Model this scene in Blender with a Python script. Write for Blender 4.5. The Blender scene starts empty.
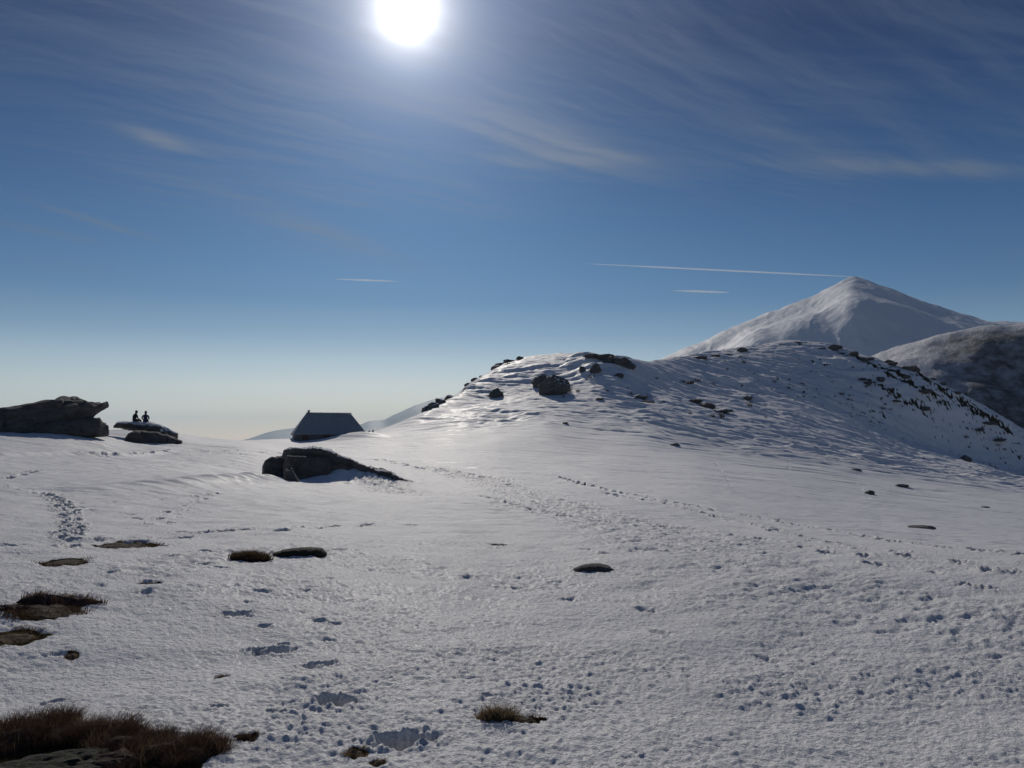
import bpy, math, random
import numpy as np
from mathutils import Vector, noise as mnoise

R = math.radians
rng = np.random.default_rng(7)
random.seed(7)
SC = bpy.context.scene
COL = SC.collection

# ------------------------------------------------------------------ camera
F = 796.0                      # focal length in pixels of a 1024 px wide frame
PITCH = math.atan(56 / F)
EYE = 1.65
cam_d = bpy.data.cameras.new('camera')
cam = bpy.data.objects.new('camera', cam_d)
COL.objects.link(cam)
cam.location = (0, 0, EYE)
cam.rotation_euler = (math.pi / 2 + PITCH, 0, 0)
cam_d.sensor_width = 36
cam_d.lens = 36 * F / 1024
cam_d.clip_start = 0.1
cam_d.clip_end = 200000
SC.camera = cam

cp, sp = math.cos(PITCH), math.sin(PITCH)

def ray(px, py):
    """azimuth (0 = +Y, + = right) and slope (dz / horizontal metre) of a sight line"""
    x = px - 512.0
    u = 384.0 - py
    y = F * cp - u * sp
    z = F * sp + u * cp
    return math.atan2(x, y), z / math.hypot(x, y)

SUN_AZ, s_ = ray(407, 10)
SUN_EL = math.atan(s_)
SUN_DIR = Vector((math.sin(SUN_AZ) * math.cos(SUN_EL), math.cos(SUN_AZ) * math.cos(SUN_EL), math.sin(SUN_EL)))

# ------------------------------------------------------------------ naming helpers
def tag(o, label=None, cat=None, group=None, kind=None):
    if label: o['label'] = label
    if cat: o['category'] = cat
    if group: o['group'] = group
    if kind: o['kind'] = kind
    return o

def empty(name, loc, rz=0):
    o = bpy.data.objects.new(name, None)
    COL.objects.link(o)
    o.location = loc
    o.rotation_euler = (0, 0, rz)
    o.empty_display_size = 0.2
    return o

def mesh_obj(name, verts, faces, mat, parent=None, smooth=False, loc=None, rz=0):
    me = bpy.data.meshes.new(name)
    me.from_pydata([tuple(map(float, v)) for v in verts], [], [tuple(map(int, f)) for f in faces])
    if smooth:
        me.polygons.foreach_set('use_smooth', [True] * len(me.polygons))
    me.update()
    if mat: me.materials.append(mat)
    o = bpy.data.objects.new(name, me)
    COL.objects.link(o)
    if parent: o.parent = parent
    if loc is not None: o.location = loc
    o.rotation_euler = (0, 0, rz)
    return o

def fast_mesh(name, V, Q, mat, smooth=True, parent=None):
    """V (n,3) and quads Q (m,4) as numpy arrays"""
    me = bpy.data.meshes.new(name)
    me.vertices.add(len(V))
    me.vertices.foreach_set('co', V.astype(np.float32).ravel())
    k = Q.shape[1]
    me.loops.add(Q.size)
    me.loops.foreach_set('vertex_index', Q.astype(np.int32).ravel())
    me.polygons.add(len(Q))
    me.polygons.foreach_set('loop_start', np.arange(0, Q.size, k, dtype=np.int32))
    if smooth:
        me.polygons.foreach_set('use_smooth', np.ones(len(Q), dtype=bool))
    me.update(calc_edges=True)
    if mat: me.materials.append(mat)
    o = bpy.data.objects.new(name, me)
    COL.objects.link(o)
    if parent: o.parent = parent
    return o

# ------------------------------------------------------------------ noise
def _h(ix, iy, seed):
    h = (ix.astype(np.int64) * 374761393 + iy.astype(np.int64) * 668265263 + seed * 974711) & 0xffffffff
    h = ((h ^ (h >> 13)) * 1274126177) & 0xffffffff
    return h ^ (h >> 16)

_GA = np.arange(256) * (2 * np.pi / 256)
_GX, _GY = np.cos(_GA), np.sin(_GA)

def pn(x, y, seed=0):
    x = np.asarray(x, dtype=np.float64); y = np.asarray(y, dtype=np.float64)
    ix = np.floor(x).astype(np.int64); iy = np.floor(y).astype(np.int64)
    fx = x - ix; fy = y - iy
    u = fx * fx * fx * (fx * (fx * 6 - 15) + 10)
    v = fy * fy * fy * (fy * (fy * 6 - 15) + 10)
    def g(dx, dy):
        k = _h(ix + dx, iy + dy, seed) & 255
        return _GX[k] * (fx - dx) + _GY[k] * (fy - dy)
    a = g(0, 0); b = g(1, 0); c = g(0, 1); d = g(1, 1)
    return (a + (b - a) * u + (c - a) * v + (a - b - c + d) * u * v) * 1.5

def fbm(x, y, o=3, seed=0, gain=.5):
    s = 0; a = 1; 
    for k in range(o):
        s = s + a * pn(x * 2 ** k + 17.3 * k, y * 2 ** k - 9.1 * k, seed + k * 31)
        a *= gain
    return s

def smooth01(x, a, b):
    t = np.clip((x - a) / (b - a), 0, 1)
    return t * t * (3 - 2 * t)

# ------------------------------------------------------------------ terrain from contour lines
# every line runs across the view: px -> (py, distance); between lines the ground is a monotone spline
AZT = np.radians(np.arange(-180, 180.01, 0.1))

def make_line(d, sm=4):
    az, r, z = [], [], []
    for px in sorted(d):
        py, rr = d[px]
        a, s = ray(px, py)
        az.append(a); r.append(rr); z.append(EYE + s * rr)
    az = np.array(az); r = np.array(r, float); z = np.array(z)
    mr, mz = .5 * (r[0] + r[-1]), .5 * (z[0] + z[-1])
    az = np.concatenate([[-math.pi, az[0] - .35], az, [az[-1] + .35, math.pi]])
    r = np.concatenate([[mr, r[0]], r, [r[-1], mr]])
    z = np.concatenate([[mz, z[0]], z, [z[-1], mz]])
    R_ = np.interp(AZT, az, r); Z_ = np.interp(AZT, az, z)
    if sm:
        k = np.exp(-.5 * (np.arange(-3 * sm, 3 * sm + 1) / sm) ** 2); k /= k.sum()
        R_ = np.convolve(np.pad(R_, 3 * sm, mode='wrap'), k, 'valid')
        Z_ = np.convolve(np.pad(Z_, 3 * sm, mode='wrap'), k, 'valid')
    return R_, Z_

def const(r, z):
    return np.full_like(AZT, float(r)), np.full_like(AZT, float(z))

class Terrain:
    def __init__(self, lines):
        self.L = lines
    def __call__(self, az, r):
        shp = np.shape(az)
        az = np.ravel(az); r = np.ravel(r)
        K = len(self.L)
        T = [np.log(np.interp(az, AZT, l[0])) for l in self.L]
        Z = [np.interp(az, AZT, l[1]) for l in self.L]
        t = np.log(np.maximum(r, 1e-3))
        h = [np.maximum(T[k + 1] - T[k], 1e-3) for k in range(K - 1)]
        dl = [(Z[k + 1] - Z[k]) / h[k] for k in range(K - 1)]
        m = [dl[0]]
        for k in range(1, K - 1):
            w1 = 2 * h[k] + h[k - 1]; w2 = h[k] + 2 * h[k - 1]
            ok = dl[k - 1] * dl[k] > 0
            with np.errstate(divide='ignore', invalid='ignore'):
                mm = (w1 + w2) / (w1 / dl[k - 1] + w2 / dl[k])
            m.append(np.where(ok, mm, 0))
        m.append(dl[-1])
        out = np.where(t <= T[0], Z[0], Z[-1])
        for k in range(K - 1):
            s = (t - T[k]) / h[k]
            msk = (s >= 0) & (s <= 1)
            s = s[msk]
            hh = h[k][msk]
            out[msk] = ((1 + 2 * s) * (1 - s) ** 2 * Z[k][msk] + s * (1 - s) ** 2 * hh * m[k][msk]
                        + s * s * (3 - 2 * s) * Z[k + 1][msk] + s * s * (s - 1) * hh * m[k + 1][msk])
        return out.reshape(shp)

def cst(d, r):
    return {k: (v, r) for k, v in d.items()}

LB = make_line(cst({-100: 571, 500: 571, 1124: 576}, 10))
LC = make_line(cst({-100: 488, 0: 490, 200: 497, 400: 505, 600: 513, 800: 526, 1024: 543, 1124: 550}, 25))
LD = make_line(cst({-100: 452, 0: 455, 100: 460, 200: 467, 300: 480, 400: 484, 500: 481, 600: 482, 700: 487, 800: 498, 900: 511, 1024: 526, 1124: 540}, 55))
LE = make_line(cst({-100: 430, 0: 431, 60: 432, 100: 436, 125: 442, 150: 444.5, 175: 444.5, 200: 446, 240: 447, 300: 455, 400: 460, 500: 456, 600: 459, 700: 464, 800: 475, 900: 490, 1024: 505, 1124: 515}, 80))
LF = make_line({-100: (430, 94), 0: (431, 94), 100: (432, 94), 125: (433, 91), 150: (434, 90), 175: (437, 90), 200: (441, 90), 240: (443.5, 93), 300: (446, 103), 370: (440, 104), 400: (440, 104), 450: (434, 104), 500: (431, 104), 550: (430, 104), 600: (432, 108), 650: (434, 108), 700: (441, 112), 800: (452, 118), 900: (464, 128), 1024: (482, 135), 1124: (488, 135)})
LG = make_line({-100: (430, 102), 0: (431, 102), 100: (431.5, 102), 125: (431.5, 98), 150: (431, 97), 175: (434.5, 97), 200: (439, 97), 240: (442, 99), 300: (442.5, 111), 370: (436, 116), 400: (430, 120), 425: (424, 123), 450: (415, 130), 500: (397, 148), 550: (394, 148), 600: (396, 145), 650: (397, 150), 700: (398, 165), 750: (394, 182), 800: (400, 192), 850: (416, 198), 900: (438, 205), 950: (454, 211), 1024: (476, 213), 1124: (488, 215)})
LH0 = {-100: (429.5, 110), 0: (430.5, 110), 100: (430.5, 110), 125: (430, 104), 150: (429.5, 104), 175: (433.5, 104), 200: (437.5, 104), 240: (440.5, 106), 300: (438.5, 120), 370: (433, 126), 400: (423, 131), 425: (412, 135), 450: (399, 152), 480: (379, 178), 500: (367, 192), 530: (358, 202), 560: (355, 196), 590: (354, 180), 630: (359, 174), 650: (363, 188), 690: (357, 228), 740: (350, 250), 790: (342, 262), 830: (345, 256), 870: (357, 238), 920: (374, 229), 960: (393, 228), 1000: (415, 229), 1024: (430, 230), 1124: (482, 231)}
LH = make_line(LH0, 3)
CRESTR, CRESTZ = LH
ground_T = Terrain([const(3, 0), const(6, 0), LB, LC, LD, LE, LF, LG, LH,
                    (CRESTR * 1.12, CRESTZ - 4), (CRESTR * 1.6, CRESTZ - 34), const(1200, -220), const(4000, -500), const(30000, -700)])

def tocart(az, r):
    return r * np.sin(az), r * np.cos(az)

WD = R(63)     # wind streaks run across the slope
cw, sw = math.cos(WD), math.sin(WD)

def drift(X, Y, r, az):
    """snow relief that is resolved at every distance: hollows, drifts and sastrugi"""
    z = 0.10 * fbm(X / 9, Y / 9, 2, 3) * smooth01(r, 8, 30)
    hill = smooth01(r, 90, 125) * smooth01(az, R(-9), R(0))
    right = smooth01(az, R(4), R(14)) * smooth01(r, 60, 120)
    # wind frame: a along the streak, b across it
    a = X * .97 + Y * -.26; b = X * .26 + Y * .97
    wob = fbm(X / 14, Y / 14, 2, 61)
    s1 = fbm(a / 13 + wob * .4, b / 1.9, 3, 11)
    s2 = fbm(a / 5.5 + wob, b / .8, 2, 23)
    z = z + (0.10 * np.abs(s1) * -1 + .05) * smooth01(r, 20, 70)
    z = z + hill * (0.20 * s1 + 0.06 * s2) * (.45 + .55 * smooth01(fbm(X / 19, Y / 19, 2, 131), -.25, .35)) + right * (.22 * s1 + .1 * s2)
    rough = hill * smooth01(fbm(X / 22, Y / 22, 2, 91) + .25 * smooth01(az, R(1), R(5)), -.15, .45)
    z = z + rough * (0.62 * fbm(a / 13, b / 4.2, 4, 37, .52) - .1)
    z = z + hill * (.035 + .05 * right) * fbm(X / 1.8, Y / .9, 3, 55, .6)
    z = z + hill * .16 * fbm(X / 4.5, Y / 2.6, 3, 155, .55)
    return z

def fine(X, Y, r):
    f1 = 1 - smooth01(r, 16, 40)
    f2 = 1 - smooth01(r, 9, 18)
    # crusty, wind-packed lumps
    l1 = fbm(X / .22, Y / .16, 3, 5, .6)
    l2 = fbm(X / .075, Y / .06, 2, 7, .6)
    patch = .55 + .45 * smooth01(fbm(X / 1.7, Y / 1.7, 2, 71), -.3, .5)
    near = 1.0 + .7 * (1 - smooth01(r, 3.5, 7))
    l3 = fbm(X / .04, Y / .035, 2, 9, .6)
    l1 = np.where(l1 < -.25, -.25 + (l1 + .25) * .35, l1); l2 = np.where(l2 < -.25, -.25 + (l2 + .25) * .35, l2)
    z = patch * near * (f1 * .010 * l1 + f2 * .0115 * l2 + (1 - smooth01(r, 6, 12)) * .0055 * l3)
    z = z + .035 * fbm(X / 1.3, Y / .9, 2, 43) * (1 - smooth01(r, 25, 70))
    z = z + .025 * fbm(X / .9, Y / .45, 2, 47) * smooth01(r, 12, 25) * (1 - smooth01(r, 60, 110))
    return z

def hit(px, py, T=ground_T, r0=3.0, r1=300.0):
    """first place where the sight line through (px, py) meets the smooth ground"""
    a, s = ray(px, py)
    r = np.exp(np.linspace(math.log(r0), math.log(r1), 4000))
    z = T(np.full_like(r, a), r)
    below = (EYE + s * r) <= z
    k = int(np.argmax(below)) if below.any() else int(np.argmax(z - (EYE + s * r)))
    return a, float(r[k])

def gz(x, y):
    az = math.atan2(x, y); r = math.hypot(x, y)
    X, Y = np.array([x]), np.array([y]); A, Rr = np.array([az]), np.array([r])
    return float(ground_T(A, Rr)[0] + drift(X, Y, Rr, A)[0])

def spot(px, py, r=None):
    """a point of the snow surface seen at that pixel"""
    if r is None:
        a, r = hit(px, py)
    else:
        a, _ = ray(px, py)
    x, y = r * math.sin(a), r * math.cos(a)
    return x, y, gz(x, y), a, r

# ---- grid
az_f = np.radians(np.arange(-36.0, 36.001, 0.066))
az_l = np.radians(np.concatenate([np.arange(-180, -60, 3.0), np.arange(-60, -36, .4)]))
AZ = np.concatenate([az_l, az_f, -az_l[::-1][:-1], [math.pi]])
rr = [0.25]
while rr[-1] < 31000:
    r = rr[-1]
    if r < 3.2: q = 1.06
    elif r < 90: q = 1.0031
    elif r < 280: q = 1.0023
    elif r < 330: q = 1.01
    else: q = 1.05
    rr.append(r * q)
RR = np.array(rr)
A2, R2 = np.meshgrid(AZ, RR)
X2, Y2 = tocart(A2, R2)
Z2 = ground_T(A2, R2)
nearm = R2 < 400
Z2[nearm] += drift(X2[nearm], Y2[nearm], R2[nearm], A2[nearm])
nm = R2 < 120
Z2[nm] += fine(X2[nm], Y2[nm], R2[nm])
far = R2 > 500
Z2[far] += (R2[far] * .012) * fbm(X2[far] / 900, Y2[far] / 900, 3, 200)

# ---- dents: footprints and trodden bands
def local(x, y, rad):
    r = math.hypot(x, y); a = math.atan2(x, y)
    i0, i1 = np.searchsorted(RR, [r - rad, r + rad])
    da = rad / max(r, .5)
    j0, j1 = np.searchsorted(AZ, [a - da, a + da])
    return slice(max(i0 - 1, 0), i1 + 1), slice(max(j0 - 1, 0), j1 + 1)

def dent(x, y, ang, L, W, D, rim=.25, seed=0):
    """a boot hole: steep ragged sides, flat floor, a low rim of thrown snow"""
    si, sj = local(x, y, max(L, W) * 1.6)
    dx = X2[si, sj] - x; dy = Y2[si, sj] - y
    c, s = math.cos(ang), math.sin(ang)
    u = (dx * c + dy * s) / (L / 2); v = (-dx * s + dy * c) / (W / 2)
    nz = fbm(X2[si, sj] / (W * .45), Y2[si, sj] / (W * .45), 3, 300 + seed, .6)
    d = np.sqrt(u * u + v * v) + .38 * nz
    Z2[si, sj] += -D * (1 - smooth01(d, .35, 1.0)) * (1 + .35 * nz) + D * rim * np.exp(-((d - 1.3) / .3) ** 2) * (.5 + nz)

def trail(pts, step=.7, L=.32, W=.15, D=.09, off=.12, jit=.05):
    P = [spot(px, py)[:2] for px, py in pts]
    P = np.array(P)
    seg = np.hypot(*(P[1:] - P[:-1]).T)
    cum = np.concatenate([[0], np.cumsum(seg)])
    n = max(2, int(cum[-1] / step))
    side = 1
    for k in range(n + 1):
        t = cum[-1] * k / n
        x = np.interp(t, cum, P[:, 0]); y = np.interp(t, cum, P[:, 1])
        j = min(max(np.searchsorted(cum, t) - 1, 0), len(seg) - 1)
        ang = math.atan2(*(P[j + 1] - P[j])[::-1])
        x += -math.sin(ang) * off * side + random.gauss(0, jit)
        y += math.cos(ang) * off * side + random.gauss(0, jit)
        side = -side
        rr_ = math.hypot(x, y); g_ = 1 + max(0, rr_ - 15) / 45
        dent(x, y, ang + random.gauss(0, .15), g_ * L * random.uniform(.85, 1.15), g_ * W * random.uniform(.85, 1.15), g_ * D * random.uniform(.6, 1.1), seed=random.randrange(60))

# single deep prints crossing the foreground, each where the photograph has it
for px, py, L, W, D in [(236, 614, .36, .2, .08), (271, 649, .40, .22, .10), (316, 666, .34, .2, .09), (334, 701, .36, .24, .14),
                        (404, 739, .40, .26, .15), (150, 580, .3, .2, .06), (262, 590, .3, .2, .05), (250, 602, .25, .15, .04),
                        (487, 697, .2, .14, .06), (320, 622, .2, .14, .05), (335, 624, .2, .14, .04), (264, 627, .22, .14, .05),
                        (330, 640, .2, .12, .04), (180, 570, .3, .2, .08), (168, 556, .35, .2, .08), (205, 551, .35, .2, .08), (220, 565, .35, .22, .08),
                        (205, 562, .35, .22, .08), (278, 560, .35, .22, .08), (285, 643, .2, .14, .05), (52, 701, .24, .14, .06), (62, 654, .25, .14, .05),
                        (218, 708, .18, .12, .05), (280, 712, .2, .12, .05), (330, 580, .2, .15, .04), (305, 590, .2, .15, .04)]:
    x, y, z, a, r = spot(px, py)
    bg_ = px in (236, 271, 316, 334, 404)
    dent(x, y, random.uniform(-.3, .3) - a, L * (.92 if bg_ else .7), W * (.8 if bg_ else .62), D * (1.1 if bg_ else .8), .15, int(px) % 50)
# trodden trails
trail([(0, 488), (25, 490), (44, 494)], .6)
trail([(46, 493), (60, 501), (67, 510), (71, 519), (72, 528), (68, 539)], .42, .34, .20, .17, .09, .03)
trail([(50, 494), (63, 503), (70, 513), (73, 524), (70, 536)], .8, .3, .18, .12, .12, .05)
trail([(0, 548), (60, 543), (130, 541), (180, 536), (240, 530), (320, 527), (400, 524)], .5, .36, .24, .13, .14, .08)
trail([(0, 545), (60, 546), (130, 538), (200, 533)], .8, .34, .2, .07, .14, .1)
trail([(160, 525), (170, 514), (190, 503), (212, 494)], .6, .34, .18, .08)
trail([(70, 506), (110, 512), (150, 520), (165, 524)], .9)
trail([(0, 455), (40, 453), (110, 456), (170, 452), (240, 455)], 1.0, .5, .2, .08)
trail([(10, 478), (25, 474), (40, 471)], .6, .4, .25, .1)
trail([(100, 457), (140, 452), (250, 452), (290, 455)], .8, .45, .22, .09)
trail([(100, 575), (130, 590), (90, 600)], .4, .2, .14, .04)
trail([(215, 494), (180, 498), (130, 500), (60, 505)], .9, .34, .2, .05)
trail([(560, 478), (620, 492), (700, 508), (780, 522), (860, 536), (950, 548), (1060, 560)], .7, .38, .22, .16, .1, .03)
trail([(600, 492), (680, 508), (760, 528), (840, 545), (930, 560), (1060, 580)], .7, .38, .22, .15, .1, .03)
trail([(480, 498), (560, 515), (640, 526), (720, 535), (800, 545), (860, 560), (960, 580), (1060, 596)], .7, .36, .2, .12, .1, .04)
trail([(430, 566), (470, 575), (520, 590), (600, 600), (700, 640), (760, 660)], .8, .3, .16, .04)
trail([(585, 549), (630, 553), (665, 549)], .5, .3, .14, .04)
trail([(716, 463), (722, 472), (727, 480), (735, 494)], 1.1, .22, .10, .06, .05, .03)
trail([(788, 458), (790, 466), (786, 472)], 1.3, .2, .10, .05, .05, .03)
trail([(855, 482), (862, 490), (869, 499)], 1.2, .22, .10, .06, .05, .03)
trail([(380, 460), (440, 470), (500, 482), (560, 498)], .6, .4, .2, .08, .3, .3)

# wide trampled bands
TR = np.zeros_like(Z2)
def band(pts, width, amp, n=90):
    P = np.array([spot(px, py)[:2] for px, py in pts])
    seg = np.hypot(*(P[1:] - P[:-1]).T)
    cum = np.concatenate([[0], np.cumsum(seg)])
    for k in range(n):
        t = cum[-1] * k / (n - 1)
        x = np.interp(t, cum, P[:, 0]); y = np.interp(t, cum, P[:, 1])
        si, sj = local(x, y, width)
        d = np.hypot(X2[si, sj] - x, Y2[si, sj] - y) / width
        TR[si, sj] = np.maximum(TR[si, sj], amp * (1 - smooth01(d, .3, 1)))
band([(430, 468), (490, 480), (540, 500), (590, 515), (650, 530), (700, 545)], 2.4, 1)
band([(650, 538), (740, 560), (800, 585), (880, 602), (950, 620), (1060, 645)], 1.3, .75)
band([(500, 500), (600, 522), (660, 540)], 1.8, .8)
band([(150, 570), (200, 556), (300, 550), (380, 560)], .8, .7, 50)
band([(400, 566), (470, 575), (540, 585)], .8, .5, 40)
band([(330, 470), (370, 480), (400, 490), (470, 497), (520, 500)], 1.6, .9, 60)
band([(650, 575), (720, 600), (800, 640)], .7, .4, 40)
band([(330, 478), (370, 480), (400, 492)], 2.6, 1.3, 30)
m = TR > 0.01
pk = fbm(X2[m] / .34, Y2[m] / .26, 3, 77, .6)
gr = .5 + np.clip(R2[m] / 40, .1, 1.6)
Z2[m] += TR[m] * gr * (.055 * np.minimum(pk, .1) - .005 + .024 * fbm(X2[m] / .17, Y2[m] / .15, 3, 79, .6))

# soft snow banks; the long one left of the outcrop is added for its shade
def bank(pts, w, h):
    P = np.array([spot(px, py)[:2] for px, py in pts])
    for k in range(len(P) - 1):
        n = int(np.hypot(*(P[k + 1] - P[k])) / .3) + 1
        for q in range(n):
            x, y = P[k] + (P[k + 1] - P[k]) * q / n
            si, sj = local(x, y, w * 2.5)
            d = np.hypot(X2[si, sj] - x, Y2[si, sj] - y) / w
            BK[si, sj] = np.maximum(BK[si, sj], h * np.exp(-d * d))
BK = np.zeros_like(Z2)

bank([(0, 456), (60, 454), (120, 456), (170, 452)], .5, .2)
def mound(px, py, r, w, h, wy=None):
    a, _ = ray(px, py)
    x, y = r * math.sin(a), r * math.cos(a)
    wy = wy or w
    si, sj = local(x, y, max(w, wy) * 3)
    d = ((X2[si, sj] - x) / w) ** 2 + ((Y2[si, sj] - y) / wy) ** 2
    BK[si, sj] = np.maximum(BK[si, sj], h * np.exp(-d))
for px, h in [(326, .4), (334, .8), (343, .98), (354, .92), (366, .78), (378, .55), (392, .32), (405, .15)]:
    mound(px, 480, 54.2, 1.5, h, 2.3)
for k in range(34):  # added swell, its dim near side stands in for the outcrop's cast shadow
    px = 90 + 5.4 * k; py = 491 - 9.5 * (k / 33) ** 1.3
    mound(px, py, hit(px, py)[1], 1.0, .10 + .36 * (k / 33) ** 1.6 + .05 * math.sin(k * 1.7), .62 + .2 * k / 33)
mound(356, 437, 110.5, 4.0, .9, 2.5)
Z2 += BK

def surf(x, y):
    """height of the finished snow surface (vectorised, bilinear on the grid)"""
    x = np.atleast_1d(np.asarray(x, float)); y = np.atleast_1d(np.asarray(y, float))
    a = np.arctan2(x, y); r = np.hypot(x, y)
    i = np.clip(np.searchsorted(RR, r) - 1, 0, len(RR) - 2); j = np.clip(np.searchsorted(AZ, a) - 1, 0, len(AZ) - 2)
    u = (r - RR[i]) / (RR[i + 1] - RR[i]); v = (a - AZ[j]) / (AZ[j + 1] - AZ[j])
    return (Z2[i, j] * (1 - u) * (1 - v) + Z2[i + 1, j] * u * (1 - v) + Z2[i, j + 1] * (1 - u) * v + Z2[i + 1, j + 1] * u * v)

# hollows where snow has melted off turf
BARE = np.zeros_like(Z2)
def bare(px0, px1, py, thick, dep=.03, tilt=0.0, r=None):
    x0, y0, _, _, _ = spot(px0, py + tilt * (px1 - px0) / -2, r); x1, y1, _, _, _ = spot(px1, py + tilt * (px1 - px0) / 2, r)
    cx, cy = (x0 + x1) / 2, (y0 + y1) / 2
    L = math.hypot(x1 - x0, y1 - y0); ang = math.atan2(y1 - y0, x1 - x0)
    si, sj = local(cx, cy, L * .8)
    dx = X2[si, sj] - cx; dy = Y2[si, sj] - cy
    c, s = math.cos(ang), math.sin(ang)
    u = (dx * c + dy * s) / (L / 2); v = (-dx * s + dy * c) / (thick / 2)
    d = np.sqrt(u * u + v * v) + .35 * fbm(X2[si, sj] / (thick * .6), Y2[si, sj] / (thick * .6), 3, 500 + int(px0))
    Z2[si, sj] += -dep * .45 * (1 - smooth01(d, .6, 1.15))
    BARE[si, sj] = np.maximum(BARE[si, sj], .85 * (1 - smooth01(d, .65, 1.1)))
    return cx, cy, gz(cx, cy), ang, L

PATCH = [  # name, label, px0, px1, py, depth of the patch in metres, tilt, blade height, n
    ('turf_patch', 'dark peaty mound of turf, left of the two near the end of the deep trail', 38, 90, 562, .8, 0, .10, 260),
    ('turf_patch', 'thin brown turf patch above and right of the peaty mound, reddish at one end', 96, 157, 545, .9, -.06, .10, 260),
    ('turf_patch', 'long strip of green and brown turf at the left edge, heather along its rim', 0, 88, 612, .75, -.13, .10, 700),
    ('turf_patch', 'brown grassy strip cut by the left picture edge, below the long green strip', -25, 46, 638, .42, -.12, .07, 500),
    ('turf_patch', 'tiny reddish brown turf spot between the long green strip and the trodden snow', 138, 162, 583, .35, -.1, .05, 120),
    ('turf_patch', 'tiny brown grass spot on open snow below the grassy strip at the left edge', 62, 80, 655, .20, -.1, .06, 130),
    ('turf_patch', 'thin dark turf sliver far out on the snow, left of the curved stone', 488, 510, 545, .3, .05, .04, 160),
    ('turf_patch', 'isolated wisp of brown grass in a hole left of the line of deep boot prints', 214, 229, 677, .10, 0, .06, 90),
    ('turf_patch', 'small brown heather sprig right beside the big foreground heather bank', 236, 258, 738, .12, 0, .08, 260),
    ('turf_patch', 'small straw tuft near the bottom edge just left of the last deep boot print', 344, 368, 751, .12, 0, .07, 260),
    ('turf_patch', 'smallest straw tuft, at the bottom edge right of its neighbour tuft', 368, 388, 761, .10, 0, .05, 180),
    ('turf_patch', 'dark grass tuft with a long low tail, alone in the bottom centre snow', 474, 548, 718, .20, .02, .06, 420),
]
patch_place = [bare(p[2], p[3], p[4], p[5], .03 if p[4] > 600 else .05, p[6]) for p in PATCH]
# the big dark hollow in the near left corner
big = bare(-60, 208, 752, .75, .05, .03)

def gz(x, y):
    return float(surf(x, y)[0])

# dark specks of gorse and stones through thin snow on the slopes
xs, ys = X2, Y2
hillm = smooth01(R2, 118, 150) * smooth01(A2, R(-6), R(0)) * (R2 < 400)
sp1 = np.zeros_like(Z2)
hm = hillm > 0.01
v_ = fbm(xs[hm] / 2.2, (ys[hm] + 2.2 * Z2[hm]) / 2.2, 4, 901, .7)
cl = fbm(xs[hm] / 17, ys[hm] / 13, 2, 911)
rightbias = smooth01(A2[hm], R(8), R(26)) * smooth01(R2[hm], 195, 212)
sp1[hm] = smooth01(v_ + .55 * cl + .35 * rightbias - 1.12 + .10 * smooth01(R2[hm], 150, 230), -.06, .14) * hillm[hm]
BARE = np.maximum(BARE, sp1 * .8)
def splat(pts, w, st):
    P = [hit(px, py) for px, py in pts]
    P = np.array([(r * math.sin(a), r * math.cos(a)) for a, r in P])
    for k in range(len(P) - 1):
        n = int(np.hypot(*(P[k + 1] - P[k])) / (w * .4)) + 1
        for q in range(n):
            x, y = P[k] + (P[k + 1] - P[k]) * q / n
            si, sj = local(x, y, w * 1.5)
            d = np.hypot(X2[si, sj] - x, Y2[si, sj] - y) / w + .9 * fbm(X2[si, sj] / 2.4, (Y2[si, sj] + 2 * Z2[si, sj]) / 2.4, 4, 955, .7)
            BARE[si, sj] = np.maximum(BARE[si, sj], st * (1 - smooth01(d, .2, .9)))
_o = splat
def splat(p, w, st): _o(p, w, st * .9)
splat([(832, 349), (850, 355), (872, 365), (895, 372), (915, 385)], 1.3, .8)
splat([(870, 380), (890, 392), (905, 402), (925, 410)], 1.4, .75)
splat([(900, 362), (925, 378), (950, 395), (980, 412), (1010, 430)], 1.5, .8)
splat([(885, 372), (915, 388), (945, 402)], 1.3, .75)
splat([(694, 403), (710, 408), (726, 413)], .9, .8)
splat([(640, 398), (655, 403)], .8, .8)
splat([(588, 356), (605, 357), (622, 364), (632, 369)], 1.0, .85)
splat([(425, 411), (445, 401), (470, 386)], .7, .7)
splat([(494, 370), (510, 363), (530, 359)], .7, .7)
# brown moor beyond the right hand crest
BARE = np.maximum(BARE, np.where((R2 > 245) & (R2 < 5000), .8, 0) * smooth01(A2, R(20), R(28)))

# ------------------------------------------------------------------ materials
def new_mat(name):
    m = bpy.data.materials.new(name)
    m.use_nodes = True
    nt = m.node_tree
    for n in list(nt.nodes): nt.nodes.remove(n)
    out = nt.nodes.new('ShaderNodeOutputMaterial')
    b = nt.nodes.new('ShaderNodeBsdfPrincipled')
    nt.links.new(b.outputs[0], out.inputs[0])
    return m, nt, b

def N(nt, typ, **kw):
    n = nt.nodes.new(typ)
    for k, v in kw.items():
        if k.startswith('i_'):
            n.inputs[int(k[2:]) if k[2:].isdigit() else k[2:]].default_value = v
        else:
            setattr(n, k, v)
    return n

def L(nt, a, b): nt.links.new(a, b)

def noise_n(nt, scale, detail=3, rough=.55, coord=None, dist=0):
    n = N(nt, 'ShaderNodeTexNoise')
    n.inputs['Scale'].default_value = scale
    n.inputs['Detail'].default_value = detail
    n.inputs['Roughness'].default_value = rough
    n.inputs['Distortion'].default_value = dist
    if coord is not None: L(nt, coord, n.inputs['Vector'])
    return n

def ramp(nt, src, stops):
    r = N(nt, 'ShaderNodeValToRGB')
    e = r.color_ramp.elements
    while len(e) < len(stops): e.new(.5)
    for k, (p, c) in enumerate(stops):
        e[k].position = p
        e[k].color = (c[0], c[1], c[2], 1) if not isinstance(c, (int, float)) else (c, c, c, 1)
    L(nt, src, r.inputs[0])
    return r

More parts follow.
